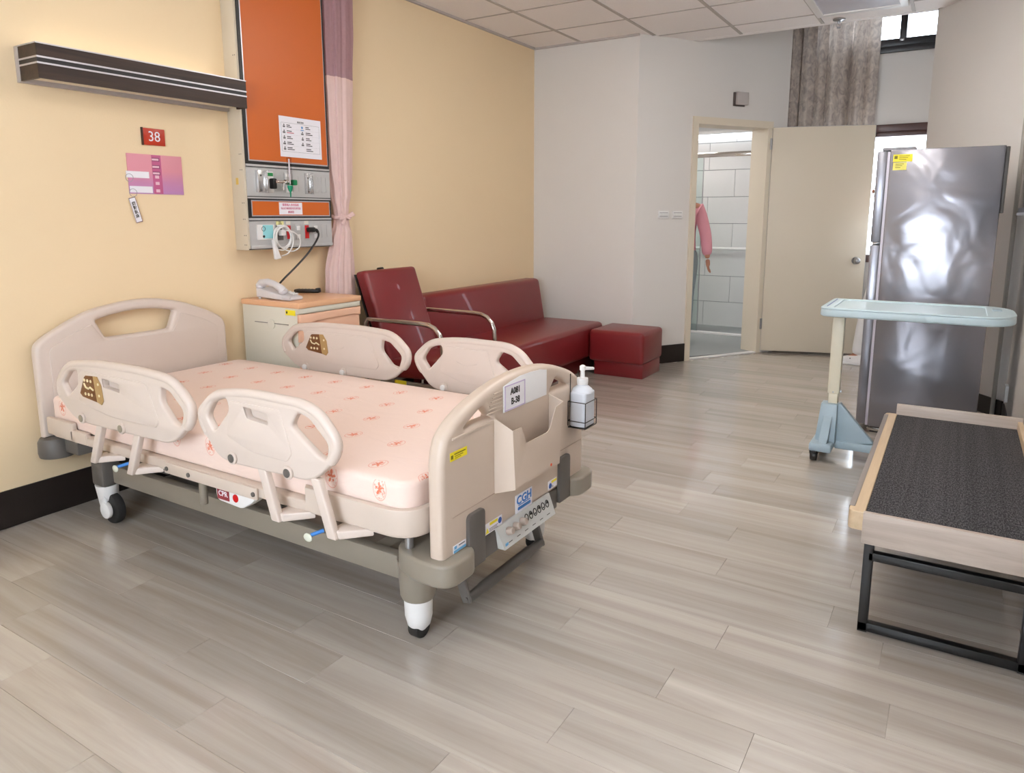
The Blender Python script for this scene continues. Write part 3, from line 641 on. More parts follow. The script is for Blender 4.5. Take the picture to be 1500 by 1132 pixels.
# mattress with printed sheet
def sheet_mat():
    mt = bpy.data.materials.new('pink_printed_sheet'); mt.use_nodes = True; N = mt.node_tree; L = N.links; b = N.nodes['Principled BSDF']
    geo = N.nodes.new('ShaderNodeNewGeometry'); sep = N.nodes.new('ShaderNodeSeparateXYZ'); L.new(geo.outputs['Position'], sep.inputs[0])
    sn = N.nodes.new('ShaderNodeSeparateXYZ'); L.new(geo.outputs['True Normal'], sn.inputs[0])
    def M(op, *ins):
        n = N.nodes.new('ShaderNodeMath'); n.operation = op
        for i, v in enumerate(ins):
            if isinstance(v, (int, float)): n.inputs[i].default_value = v
            else: L.new(v, n.inputs[i])
        return n.outputs[0]
    X, Y, Z = sep.outputs; up = M('GREATER_THAN', sn.outputs[2], .6)
    # unfolded cross coordinate: y on top; on the near side it goes on down
    v = M('ADD', M('MULTIPLY', Y, up), M('MULTIPLY', M('SUBTRACT', Z, .517 - 1.385), M('SUBTRACT', 1, up)))
    PX, PY = .1925, .182
    vv = M('DIVIDE', M('SUBTRACT', v, 1.747 - PY * 8), PY); rowi = M('FLOOR', M('ADD', vv, .5)); fy = M('SUBTRACT', vv, rowi)
    # offset of each row along the bed
    uu = M('DIVIDE', M('SUBTRACT', X, M('ADD', -1.528, M('MULTIPLY', M('SUBTRACT', rowi, 8), -.085))), PX); fx = M('SUBTRACT', uu, M('FLOOR', M('ADD', uu, .5)))
    sx = M('MULTIPLY', fx, PX); sy_ = M('MULTIPLY', fy, PY)
    r = M('SQRT', M('ADD', M('MULTIPLY', sx, sx), M('MULTIPLY', M('MULTIPLY', sy_, .72), M('MULTIPLY', sy_, .72))))
    ring = M('MULTIPLY', M('GREATER_THAN', r, .0235), M('LESS_THAN', r, .026))
    ang = M('ARCTAN2', sy_, sx); pet = M('ADD', .011, M('MULTIPLY', .006, M('SINE', M('MULTIPLY', ang, 5))))
    nz = N.nodes.new('ShaderNodeTexNoise'); nz.inputs['Scale'].default_value = 130; L.new(geo.outputs['Position'], nz.inputs['Vector'])
    core = M('MULTIPLY', M('LESS_THAN', r, pet), M('GREATER_THAN', nz.outputs['Fac'], .40))
    halo = M('MULTIPLY', M('MULTIPLY', M('LESS_THAN', r, .022), M('GREATER_THAN', nz.outputs['Fac'], .56)), .5)
    f = M('MINIMUM', M('ADD', M('ADD', M('MULTIPLY', ring, .45), M('MULTIPLY', core, .85)), halo), .9)
    mx = N.nodes.new('ShaderNodeMix'); mx.data_type = 'RGBA'; L.new(f, mx.inputs[0])
    mx.inputs[6].default_value = (*lin((236, 212, 200)), 1); mx.inputs[7].default_value = (*lin((222, 112, 74)), 1)
    L.new(mx.outputs[2], b.inputs['Base Color']); b.inputs['Roughness'].default_value = .8; b.inputs['Sheen Weight'].default_value = .15; b.inputs['Specular IOR Level'].default_value = .2
    n3 = N.nodes.new('ShaderNodeTexNoise'); n3.inputs['Scale'].default_value = 7; n3.inputs['Detail'].default_value = 3; n3.inputs['Distortion'].default_value = 1
    mp = N.nodes.new('ShaderNodeMapping'); mp.inputs['Scale'].default_value = (1, 1.6, 3); L.new(geo.outputs['Position'], mp.inputs[0]); L.new(mp.outputs[0], n3.inputs['Vector'])
    bp = N.nodes.new('ShaderNodeBump'); bp.inputs['Strength'].default_value = .35; bp.inputs['Distance'].default_value = .012; L.new(n3.outputs['Fac'], bp.inputs['Height']); L.new(bp.outputs[0], b.inputs['Normal'])
    return mt
mm = MB(); mm.mesh(plate_mesh(rnd([(-3.20, 1.474, .06), (-1.25, 1.474, .07), (-1.25, 2.428, .07), (-3.20, 2.428, .06)], 8), [], 'xy', .4245, .548, .018, 4))
me = mm.done(50)
link('mattress', me, sheet_mat(), label='mattress under a pale pink fitted sheet with orange medallions on the hospital bed', cat='mattress')

# name card in its sleeve on the footboard
nc = empty('name_card', (-1.158, 1.965, .684), 'paper card reading A081 B-38 in a white sleeve on the footboard', 'card')
top = [(1.826, .770), (1.87, .779), (1.93, .786), (2.0, .786), (2.06, .782), (2.104, .774)]
plate('sleeve', [(1.826, .686)] + top + [(2.104, .686)], [], 'yz', -1.1595, -1.1580, mat('milky_sleeve', (246, 246, 248), .35), nc, bev=.0005)
MB().box(-1.158, -1.1572, 1.833, 1.958, .688, .770).build('page', M_PAPER, nc)
lv = MB()
for a in ((1.833, 1.838, .688, .770), (1.953, 1.958, .688, .770), (1.833, 1.958, .688, .692), (1.833, 1.958, .766, .770)): lv.box(-1.1573, -1.1568, *a)
lv.build('page_border', mat('lilac_print', (206, 190, 222), .6), nc)
MB().mesh(text_mesh('A081', .029, TM('yz', -1.1566, 1.897, .745), bold=.0007, sx=.95)).mesh(text_mesh('B-38', .029, TM('yz', -1.1566, 1.897, .713), bold=.0007, sx=.95)).build('lettering', M_INK, nc)

# sanitizer bottle in wire holder
BX, BY = -1.125, 2.315
bh = MB(); w_ = .0018
for z_ in (.553, .625):
    bh.tube([(BX - .034, BY - .047, z_), (BX + .036, BY - .047, z_), (BX + .036, BY + .047, z_), (BX - .034, BY + .047, z_)], w_, 6, True)
for (dx, dy) in ((.036, -.047), (.036, .047), (-.034, -.047), (-.034, .047)): bh.tube([(BX + dx, BY + dy, .535), (BX + dx, BY + dy, .626)], w_, 6)
for dy in (-.03, .03): bh.tube([(BX - .034, BY + dy, .60), (BX - .034, BY + dy, .70), (BX - .034, BY + dy - .0, .725)], w_, 6)
bh.box(BX - .034, BX + .036, BY - .047, BY + .047, .5275, .530)
bh.tube([(BX + .036, BY - .047, .53), (BX + .036, BY - .047, .555)], w_, 6).tube([(BX + .036, BY + .047, .53), (BX + .036, BY + .047, .555)], w_, 6)
bh.build('bottle_holder', mat('dark_wire', (70, 66, 62), .35, .7), label='dark wire rack hooked on the footboard around the white pump bottle', cat='bottle holder')
sb = empty('pump_bottle', (BX, BY, .531), 'white square pump bottle of hand sanitizer in wire rack on footboard', 'bottle')
M_HDPE = mat('translucent_white_bottle', (226, 230, 238), .35, trans=.15)
s = MB(); s.mesh(plate_mesh(rnd([(BX - .031, BY - .043, .014), (BX + .033, BY - .043, .014), (BX + .033, BY + .043, .014), (BX - .031, BY + .043, .014)], 4), [], 'xy', .531, .66, .006, 3))
s.lathe((BX, BY, 0), [(.040, .655), (.036, .668), (.024, .678), (.018, .682), (.018, .69)], 24); s.build('bottle_body', M_HDPE, sb)
s = MB().lathe((BX, BY, 0), [(.020, .685), (.021, .70), (.020, .708), (.008, .71), (.008, .735), (.011, .737), (.011, .752), (.004, .756)], 20)
s.hexa([(BX - .008, BY, .738), (BX + .006, BY - .006, .738), (BX + .032, BY + .034, .735), (BX + .026, BY + .038, .735), (BX - .008, BY, .752), (BX + .006, BY - .006, .752), (BX + .032, BY + .034, .744), (BX + .026, BY + .038, .744)], .003)
s.build('pump', M_WPL, sb)

# ---------------------------------------------------------------- bedside cabinet, telephone, remote
M_CABG = mat('cabinet_grey_beige', (216, 211, 196), .42, var=.02)
M_PEACH = mat('cabinet_peach', (238, 190, 160), .42, var=.02)
M_PEACHT = mat('cabinet_top_peach', (226, 176, 136), .35, var=.03)
cab = empty('bedside_cabinet', (-3.07, 2.76, 0), 'grey and peach bedside cabinet between headboard and pink curtain', 'cabinet')
cx0, cx1, cy0, cy1 = -3.29, -2.845, 2.535, 2.985
MB().box(cx0, cx1 - .02, cy0 + .004, cy1 - .004, .05, .822, .004).build('body', M_CABG, cab)
MB().box(cx0, cx1 + .005, cy0 - .004, cy1 + .004, .822, .852, .006).build('top', M_PEACHT, cab)
MB().box(cx1 - .02, cx1, cy0 + .002, cy1 - .002, .795, .8215, .003).build('front_band', M_CABG, cab)
dz = [(cy0 + .004, .79), (cy1 - .004, .79), (cy1 - .004, .735)] + [(cy0 + .004 + (cy1 - cy0 - .008) * t, .735 - .035 * math.sin(math.pi * t) * .9) for t in (.9, .75, .6, .45, .3, .15)] + [(cy0 + .004, .742)]
dz = [(cy0 + .004, .79), (cy1 - .004, .79), (cy1 - .004, .745), (cy1 - .06, .752), (cy1 - .16, .752), (cy0 + .2, .752), (cy0 + .09, .745), (cy0 + .004, .735)]
dr = plate('drawer', dz, [], 'yz', cx1 - .02, cx1 + .004, M_PEACH, cab, bev=.004)
MB().box(cx1 - .02, cx1 - .008, cy0 + .004, cy1 - .004, .645, .76, .003).build('drawer_recess', M_PEACH, dr)
do = MB().box(cx1 - .02, cx1, cy0 + .004, cy1 - .004, .07, .64, .006).build('door', M_PEACH, cab)
MB().box(cx1 - .001, cx1 + .006, cy0 + .10, cy0 + .34, .56, .60, .005).build('handle', M_PEACH, do)
s = MB().box(-3.19, -2.93, cy0 - .001, cy0 + .003, .732, .735); s.build('side_slot', M_DGREY, cab)
MB().cyl((-3.06, cy0 - .002, .728), (-3.06, cy0 + .003, .728), .026).build('side_boss', M_CABG, cab)
MB().box(-2.945, -2.875, cy0 + .0, cy0 + .0035, .785, .812).build('asset_sticker', M_YEL, cab)
MB().box(-2.94, -2.93, cy0 - .0006, cy0 + .001, .793, .805).build('print', M_INK, cab)
MB().box(cx0 + .02, cx1 - .05, cy0 + .02, cy1 - .02, .0, .05).build('plinth', M_DGREY, cab)

M_PHONE = mat('light_grey_phone', (212, 208, 210), .4)
ph = empty('telephone', (-3.07, 2.62, .852), 'light grey desk telephone with handset on the bedside cabinet', 'telephone')
def PX(x, y, z): return (-3.205 + x, 2.565 + y, .853 + z)
s = MB(); s.hexa([PX(0, 0, .008), PX(.255, 0, 0), PX(.255, .10, 0), PX(0, .10, .008), PX(0, 0, .062), PX(.255, 0, .018), PX(.255, .10, .018), PX(0, .10, .062)], .008)
for q in ((.02, .01), (.02, .09)): s.cyl(PX(*q, 0), PX(*q, .02), .008)
s.build('base', M_PHONE, ph)
s = MB(); s.tube([PX(.0, .025, .066), PX(.02, .025, .082), PX(.07, .025, .090), PX(.12, .025, .082), PX(.17, .025, .062), PX(.20, .025, .045)], [.020, .023, .019, .018, .021, .018], 12)
s.ball(PX(.012, .025, .068), .024, (1, 1.1, .9)); s.ball(PX(.185, .025, .046), .023, (1, 1.1, .8)); s.build('handset', M_PHONE, ph)
s = MB()
for i in range(3):
    for j in range(4): x = .13 + .026 * j; s.box(*[v for p in zip(PX(x, .06 + .013 * i, .046 - .172 * (x - .10)), PX(x + .016, .069 + .013 * i, .052 - .172 * (x - .10))) for v in p])
s.build('keypad', M_WPL, ph)
s = MB(); s.tube([PX(.215 + .012 * t / 14 + .006 * math.cos(t * 1.6), .012 + .008 * math.sin(t * 1.6) + .001 * t, .012 + .0 * t) if False else PX(.20 + .0011 * t, .006 + .011 * math.sin(t * 1.25), .014 + .010 * math.cos(t * 1.25)) for t in range(56)], .0028, 6)
s.build('coiled_cord', M_PHONE, ph)
rc = empty('remote_control', (-3.18, 2.93, .852), 'black remote control lying on the peach cabinet top', 'remote')
RM = Matrix.Translation((-3.20, 2.925, .853)) @ Matrix.Rotation(.45, 4, 'Z')
MB().box(-.075, .075, -.022, .022, .0, .020, .006, M=RM).build('case', M_BLACK, rc)
MB().box(.052, .074, -.018, .018, .018, .027, .004, M=RM).build('end_cap', M_BLACK, rc)
s = MB()
for i in range(5):
    for j in range(3): s.box(-.06 + .02 * i, -.05 + .02 * i, -.014 + .011 * j, -.007 + .011 * j, .0195, .0215, .001, 1, M=RM)
s.build('button', M_DGREY, rc)

# ---------------------------------------------------------------- armchair, sofa, ottoman
M_FR = mat('chair_frame_steel', (150, 146, 136), .3, .6)
ac = empty('armchair', (-2.8, 3.54, 0), 'red vinyl armchair with chrome tube arms beside the bedside cabinet', 'armchair')
y0, y1 = 3.295, 3.785
s = MB(); s.hexa([(-2.99, y0, .40), (-2.90, y0, .40), (-2.90, y1, .40), (-2.99, y1, .40), (-3.185, y0, .945), (-3.095, y0, .962), (-3.095, y1, .962), (-3.185, y1, .945)], .022); s.build('backrest', M_RED, ac)
MB().hexa([(-3.0, y0 + .01, .38), (-2.988, y0 + .01, .38), (-2.988, y1 - .01, .38), (-3.0, y1 - .01, .38), (-3.197, y0 + .01, .93), (-3.185, y0 + .01, .93), (-3.185, y1 - .01, .93), (-3.197, y1 - .01, .93)]).build('back_shell', M_BLACK, ac)
MB().hexa([(-2.98, y0 + .005, .30), (-2.42, y0 + .005, .33), (-2.42, y1 - .005, .33), (-2.98, y1 - .005, .30), (-2.98, y0 + .005, .42), (-2.42, y0 + .005, .45), (-2.42, y1 - .005, .45), (-2.98, y1 - .005, .42)], .03).build('seat', M_RED, ac)
for ya in (3.265, 3.815):
    pts = [(-3.07, ya, .64), (-3.05, ya, .668)] + [(-3.0 + .05 * k, ya, .668) for k in range(8)] + [(-2.585, ya, .664), (-2.54, ya, .648), (-2.505, ya, .615), (-2.488, ya, .57), (-2.484, ya, .50), (-2.484, ya, .30), (-2.484, ya, .06), (-2.50, ya, .022), (-2.55, ya, .016), (-2.8, ya, .016), (-3.04, ya, .016), (-3.08, ya, .05), (-3.085, ya, .12), (-3.07, ya, .64)]
    MB().tube(pts, .0145, 12).build('arm_frame', M_CHROME, ac)
sf = MB().box(-2.98, -2.45, 3.275, 3.30, .262, .302, .003).box(-2.98, -2.45, 3.78, 3.805, .262, .302, .003).box(-2.98, -2.95, 3.30, 3.78, .262, .30).box(-2.49, -2.46, 3.30, 3.78, .27, .305).build('seat_frame', M_FR, ac)
MB().box(-2.86, -2.77, 3.271, 3.277, .285, .306, .001).box(-2.84, -2.77, 3.271, 3.277, .268, .287, .001).build('yellow_tag', M_YEL, sf)
s = MB()
for x_ in (-2.9, -2.8, -2.6): s.cyl((x_, 3.30, .05), (x_, 3.30, .27), .008)
s.box(-2.95, -2.55, 3.29, 3.31, .05, .062); s.build('footrest_rod', M_CHROME, ac)
MB().cyl((-3.19, 3.52, .95), (-3.15, 3.52, .955), .012).build('recline_lever', M_BLACK, ac)

so = empty('sofa', (-2.9, 4.74, 0), 'long armless red vinyl sofa against the cream wall', 'sofa')
MB().hexa([(-3.285, 3.90, .36), (-3.06, 3.90, .36), (-3.06, 5.545, .36), (-3.285, 5.545, .36), (-3.285, 3.90, .745), (-3.13, 3.90, .75), (-3.13, 5.545, .75), (-3.285, 5.545, .745)], .035).build('backrest', M_RED, so)
MB().box(-3.12, -2.53, 3.90, 5.60, .13, .40, .035, 3).build('seat', M_RED, so)
MB().box(-3.27, -2.60, 3.94, 5.56, .0, .14, .01).build('base', mat('red_vinyl_base', (112, 30, 32), .45, var=.05), so)
ot = empty('ottoman', (-2.29, 5.50, 0), 'square red vinyl ottoman in front of the sofa end', 'ottoman')
MB().box(-2.52, -2.045, 5.285, 5.735, .115, .375, .03, 3).build('cushion', M_RED, ot)
MB().box(-2.48, -2.055, 5.315, 5.705, .0, .12, .006).build('base', M_RED, ot)

# ---------------------------------------------------------------- wall lamp, signs
wl = empty('wall_lamp', (-3.225, 2.04, 1.90), 'long dark wood bed head lamp with two silver stripes on the cream wall', 'lamp')
LX0, LX1, LY0, LY1, LZ0, LZ1 = -3.31, -3.14, 1.548, 2.532, 1.83, 1.966
M_SIL = mat('silver_trim', (196, 194, 200), .3, .6)
zs = (LZ0, LZ0 + .055, LZ0 + .0615, LZ0 + .078, LZ0 + .0845, LZ1)
pieces = [('front_board', M_WENGE, zs[0], zs[1], 0), ('stripe', M_SIL, zs[1], zs[2], .0015), ('stripe_band', mat('dark_band', (28, 26, 30), .4), zs[2], zs[3], 0), ('stripe', M_SIL, zs[3], zs[4], .0015), ('front_board', M_WENGE, zs[4], zs[5] - .005, 0), ('stripe', M_SIL, zs[5] - .005, zs[5], .0015)]
for n_, mt_, a, b, pr_ in pieces:
    MB().box(LX1 - .012, LX1 + pr_, LY0 - pr_, LY1 + pr_, a, b).box(LX0 + .03, LX1 - .012, LY0 - pr_, LY0 + .012, a, b).box(LX0 + .1, LX1 - .012, LY1 - .012, LY1 + pr_, a, b).build(n_, mt_, wl)
MB().box(LX0, LX0 + .03, LY0 - .002, LY1, LZ0 - .004, LZ1, .002).build('back_plate', mat('grey_lamp_back', (168, 160, 156), .4), wl)
MB().box(LX0 + .03, LX1 - .012, LY0 + .012, LY1 - .012, LZ0 + .012, LZ0 + .018).build('lower_diffuser', mat('lamp_cover_milky', (236, 226, 208), .4), wl)
MB().cyl((-3.22, LY0 + .05, 1.925), (-3.22, LY1 - .05, 1.925), .013).build('tube', mat('lamp_tube_lit', (255, 244, 226), .4, emit=6), wl)

ns = empty('number_sign', (XW + .004, 2.113, 1.63), 'small red plate with white number 38 on the cream wall', 'sign')
MB().box(XW + .0005, XW + .008, 2.057, 2.171, 1.624, 1.701, .001).build('plate', mat('sign_red', (190, 52, 24), .35), ns)
MB().box(XW + .0005, XW + .0088, 2.055, 2.062, 1.622, 1.703).build('edge', mat('dark_brown_edge', (64, 34, 22), .4), ns)
MB().mesh(text_mesh('38', .066, TM('yz', XW + .0085, 2.116, 1.662), sx=.95)).build('lettering', M_PAPER, ns)
pbd = empty('patient_board', (XW + .003, 2.113, 1.395), 'pink and lilac patient information board below the number 38 sign', 'board')
def grad_board():
    mt = bpy.data.materials.new('pink_lilac_board'); mt.use_nodes = True; N = mt.node_tree; b = N.nodes['Principled BSDF']
    geo = N.nodes.new('ShaderNodeNewGeometry'); sp_ = N.nodes.new('ShaderNodeSeparateXYZ'); N.links.new(geo.outputs['Position'], sp_.inputs[0])
    mr = N.nodes.new('ShaderNodeMapRange'); mr.inputs[1].default_value = 1.395; mr.inputs[2].default_value = 1.58; N.links.new(sp_.outputs[2], mr.inputs[0])
    cr = N.nodes.new('ShaderNodeValToRGB'); N.links.new(mr.outputs[0], cr.inputs[0])
    cr.color_ramp.elements[0].color = (*lin((196, 142, 196)), 1); cr.color_ramp.elements[1].color = (*lin((222, 146, 160)), 1); cr.color_ramp.elements[1].position = .6
    e_ = cr.color_ramp.elements.new(.3); e_.color = (*lin((205, 140, 180)), 1)
    N.links.new(cr.outputs[0], b.inputs['Base Color']); b.inputs['Roughness'].default_value = .4; return mt
bdp = MB().box(XW + .0005, XW + .004, 1.973, 2.252, 1.396, 1.580, .0008).build('board', grad_board(), pbd)
MB().box(XW + .0039, XW + .0045, 2.095, 2.142, 1.398, 1.578).build('centre_band', mat('plum_band', (196, 96, 140), .4), pbd)
s = MB(); q = MB()
for k, z_ in enumerate((1.558, 1.524, 1.494)): s.box(XW + .0044, XW + .0049, 2.096, 2.134, z_ - .008, z_ + .008); q.box(XW + .0048, XW + .0052, 2.096, 2.130, z_ - .0045, z_ + .0045)
for k, z_ in enumerate((1.477, 1.447, 1.412)): q.box(XW + .0044, XW + .0049, 2.106, 2.126, z_ - .007, z_ + .007)
s.build('tab', mat('dark_plum', (130, 60, 100), .5), pbd); q.build('tab_label', mat('pale_pink_print', (232, 190, 205), .5), pbd)
for n_, yy, z_ in (('upper', 1.963, 1.484), ('lower', 1.975, 1.416)):
    ct = empty('name_strip', (XW + .005, yy + .055, z_ - .015), 'blank white card strip, %s of the two on the pink board' % n_, 'card', 'blank strips on the patient board')
    MB().box(XW + .0051, XW + .0066, yy, yy + .112, z_ - .015, z_ + .015).build('strip', M_PAPER, ct)
    MB().tube([(XW + .010 + .004 * math.cos(t * math.pi / 8), yy + .012 + .016 * math.cos(t * math.pi / 8), z_ - .016 + .018 * math.sin(t * math.pi / 8)) for t in range(16)], .0011, 5, True).build('ring', M_STEEL, ct)
kt = empty('key_tag', (XW + .006, 1.98, 1.26), 'narrow white tag with dark characters hanging from the lower ring', 'tag')
KM = Matrix.Translation((XW + .008, 1.978, 1.378)) @ Matrix.Rotation(math.radians(14), 4, 'X')
MB().box(-.001, .001, -.016, .016, -.118, 0, .0005, 1, M=KM).build('tag', M_PAPER, kt)
s = MB()
for a in ((-.016, .016, -.003, 0), (-.016, .016, -.118, -.115), (-.016, -.0145, -.118, 0), (.0145, .016, -.118, 0)): s.box(.0009, .0013, *a, M=KM)
s.build('tag_border', mat('plum_border', (110, 60, 84), .5), kt)
s = MB()
for k, c_ in enumerate('絕對臥床'): s.mesh(text_mesh(c_, .019, KM @ TM('yz', .0014, 0, -.03 - .0195 * k), bold=.0003))
s.build('lettering', M_INK, kt)

# ---------------------------------------------------------------- service panel on the wall
pn = empty('service_panel', (-3.26, 2.84, 1.112), 'tall orange and grey bedhead service panel mounted on the cream wall', 'service panel')
FX = -3.205; py0, py1 = 2.54, 3.142
MB().box(XW, FX - .004, py0, py1, 1.112, CZ - .02, .002).build('housing', mat('beige_panel_side', (206, 194, 174), .45, var=.03), pn)
s = MB(); s.box(FX - .005, FX, py0 + .012, py1, 1.39, 1.556).box(FX - .005, FX + .003, py0 + .012, py1, 1.551, 1.562).box(FX - .005, FX, py0 + .012, py1, 1.118, 1.277).box(FX - .005, FX + .006, py0 + .012, py1, 1.118, 1.136, .002).box(FX - .005, FX + .003, py0 + .012, py1, 1.384, 1.392).box(FX - .005, FX + .003, py0 + .012, py1, 1.270, 1.281)
s.build('metal_strip', M_ALU, pn)
MB().box(FX - .005, FX + .0015, py0 + .012, py1, 1.281, 1.384).box(FX - .005, FX + .0015, py0 + .012, py1, 1.562, CZ - .02).box(FX - .005, FX + .0045, py0 + .004, py1 - .02, 1.1145, 1.119).box(FX - .004, FX + .004, py0 + .012, py1, 1.3925, 1.3965).box(FX - .004, FX + .004, py0 + .012, py1, 1.266, 1.270).box(FX - .004, FX + .004, py0 + .012, py1, 1.547, 1.551).build('black_frame', M_BLACK, pn)
MB().box(FX - .004, FX + .003, py0 + .03, py1 - .012, 1.290, 1.376).box(FX - .004, FX + .003, py0 + .03, py1 - .012, 1.578, CZ - .022).build('inner_trim', M_SIL, pn)
MB().box(FX, FX + .004, py0 + .036, py1 - .016, 1.585, CZ - .024).build('orange_board', M_ORANGE, pn)
os_ = MB().box(FX, FX + .004, py0 + .036, py1 - .018, 1.296, 1.370).build('orange_strip', M_ORANGE, pn)
lb = MB().box(FX + .004, FX + .0048, 2.752, 2.917, 1.300, 1.366).build('warning_label', M_PAPER, pn)
s = MB()
for t_, z_ in (('醫護病人專用插座', 1.352), ('勿自行插拔使用其他電器', 1.333), ('謝謝您', 1.313)): s.mesh(text_mesh(t_, .0155 if len(t_) < 11 else .0135, TM('yz', FX + .005, 2.834, z_), sx=.95))
s.build('lettering', M_MAG, lb)
# screw pairs on the side of the housing
s = MB()
for z_ in (1.61, 1.53, 1.36, 1.275, 1.19, 1.14, 2.1):
    for x_ in (-3.235, -3.222): s.cyl((x_, py0 - .001, z_), (x_, py0 + .001, z_), .003, n=8)
s.build('screw', M_DGREY, pn)
MB().box(-3.275, -3.255, py0 - .0008, py0 + .001, 1.455, 1.49).build('side_sticker', mat('ochre_sticker', (214, 178, 90), .5), pn)
# brackets and outlets on the upper strip
M_BRK = mat('polished_bracket', (214, 214, 214), .2, .85)
for a, b in ((2.612, 2.668), (2.951, 2.99)):
    s = MB().box(FX, FX + .006, a, b, 1.418, 1.532, .001).box(FX, FX + .022, a - .004, a, 1.415, 1.532, .001).box(FX, FX + .022, b, b + .004, 1.415, 1.532, .001); br_ = s.build('bracket', M_BRK, pn)
    MB().cyl((FX + .006, (a + b) / 2, 1.505), (FX + .008, (a + b) / 2, 1.505), .004).cyl((FX + .006, (a + b) / 2, 1.43), (FX + .008, (a + b) / 2, 1.43), .005).build('screw', M_DGREY, br_)
ox = MB().box(FX, FX + .008, 2.678, 2.722, 1.418, 1.527, .002).build('gas_outlet', M_WPL, pn)
MB().box(FX + .008, FX + .0095, 2.684, 2.718, 1.504, 1.522).build('green_label', mat('green_label', (30, 140, 74), .4), ox)
ox = MB().box(FX, FX + .008, 2.800, 2.848, 1.418, 1.527, .002).build('gas_outlet', M_ALU, pn)
MB().box(FX + .008, FX + .0095, 2.806, 2.842, 1.506, 1.522).box(FX + .007, FX + .012, 2.806, 2.846, 1.42, 1.462, .004).build('white_label', M_WPL, ox)
for a, b in ((2.862, 2.905), (3.010, 3.052), (3.075, 3.112), (2.735, 2.78)):
    MB().mesh(plate_mesh([(a, 1.425), (b, 1.425), (b, 1.517), (a, 1.517)], [[(a + .004, 1.429), (b - .004, 1.429), (b - .004, 1.513), (a + .004, 1.513)]], 'yz', FX - .001, FX + .002, .0005)).build('blank_cover', M_ALU, pn)
# lower strip: sockets
cyn = MB().box(FX, FX + .006, 2.596, 2.712, 1.165, 1.246, .001).build('socket_cover', M_WPL, pn)
MB().box(FX + .006, FX + .0066, 2.632, 2.700, 1.172, 1.244).build('cyan_print', mat('cyan_print', (150, 216, 222), .5), cyn)
s = MB().tube([(FX + .007, 2.636 + .012 * math.cos(t * math.pi / 6), 1.224 + .012 * math.sin(t * math.pi / 6)) for t in range(12)], .0012, 5, True); s.cyl((FX + .006, 2.636, 1.183), (FX + .0085, 2.636, 1.183), .007); s.build('print', M_INK, cyn)
sk = MB().box(FX, FX + .004, 2.725, 2.772, 1.160, 1.243, .001).build('socket', M_DGREY, pn)
yl = MB().box(FX, FX + .001, 2.728, 2.780, 1.243, 1.264).build('cream_label', mat('cream_label', (232, 226, 160), .5), pn)
MB().mesh(text_mesh('緊急', .009, TM('yz', FX + .0013, 2.754, 1.258))).mesh(text_mesh('充電用', .008, TM('yz', FX + .0013, 2.754, 1.248))).build('lettering', M_INK, yl)
M_SRED = mat('red_socket', (200, 30, 34), .4)
for yy in (2.812, 2.945):
    s = MB().box(FX, FX + .003, yy - .018, yy + .018, 1.160, 1.243, .001).build('socket', M_ALU, pn)
    MB().box(FX + .003, FX + .0065, yy - .015, yy + .013, 1.165, 1.240, .001).build('red_face', M_SRED, s)
    MB().box(FX, FX + .001, yy - .016, yy + .016, 1.246, 1.264).build('cream_label', mat('pale_label', (228, 222, 210), .5), pn)
for yy in (2.880, 3.012):
    s = MB().box(FX, FX + .003, yy - .020, yy + .020, 1.158, 1.245, .001).build('switch_plate', M_ALU, pn)
    MB().box(FX + .003, FX + .0075, yy - .013, yy + .013, 1.212, 1.236, .002).box(FX + .003, FX + .0075, yy - .013, yy + .013, 1.165, 1.189, .002).build('rocker', M_WPL, s)
MB().mesh(plate_mesh([(3.06, 1.165), (3.105, 1.165), (3.105, 1.245), (3.06, 1.245)], [[(3.064, 1.169), (3.101, 1.169), (3.101, 1.241), (3.064, 1.241)]], 'yz', FX - .001, FX + .002, .0005)).build('blank_cover', M_ALU, pn)

# oxygen flowmeter plugged into the gas outlets
fm = empty('flowmeter', (-3.17, 2.77, 1.40), 'clear oxygen flowmeter tube with green fittings on the service panel', 'flowmeter')
M_GRN = mat('green_fitting', (16, 122, 76), .35); M_TUBE = glass_mat('clear_plastic_tube', (240, 236, 236), .06, .15)
MB().box(FX + .0095, FX + .045, 2.688, 2.714, 1.436, 1.492, .006).build('adapter', M_BLACK, fm)
MB().tube([(FX + .045, 2.705, 1.474), (FX + .055, 2.72, 1.474), (FX + .06, 2.775, 1.474)], .008, 10).cyl((FX + .058, 2.742, 1.43), (FX + .058, 2.748, 1.478), .006).cyl((FX + .06, 2.752, 1.474), (FX + .06, 2.766, 1.474), .013).build('valve', M_CHROME, fm)
MB().cyl((FX + .06, 2.789, 1.452), (FX + .06, 2.789, 1.605), .0135, n=20).build('tube', M_TUBE, fm)
MB().cyl((FX + .06, 2.789, 1.465), (FX + .06, 2.789, 1.598), .004, n=10).build('inner_tube', M_PAPER, fm)
MB().lathe((FX + .06, 2.789, 0), [(.003, 1.395), (.005, 1.42), (.010, 1.43), (.015, 1.445), (.015, 1.456)], 20).build('nozzle', mat('teal_nozzle', (20, 150, 110), .35), fm)
MB().box(FX + .045, FX + .075, 2.803, 2.83, 1.458, 1.488, .005).cyl((FX + .0095, 2.82, 1.472), (FX + .05, 2.82, 1.472), .008).build('knob', M_GRN, fm)

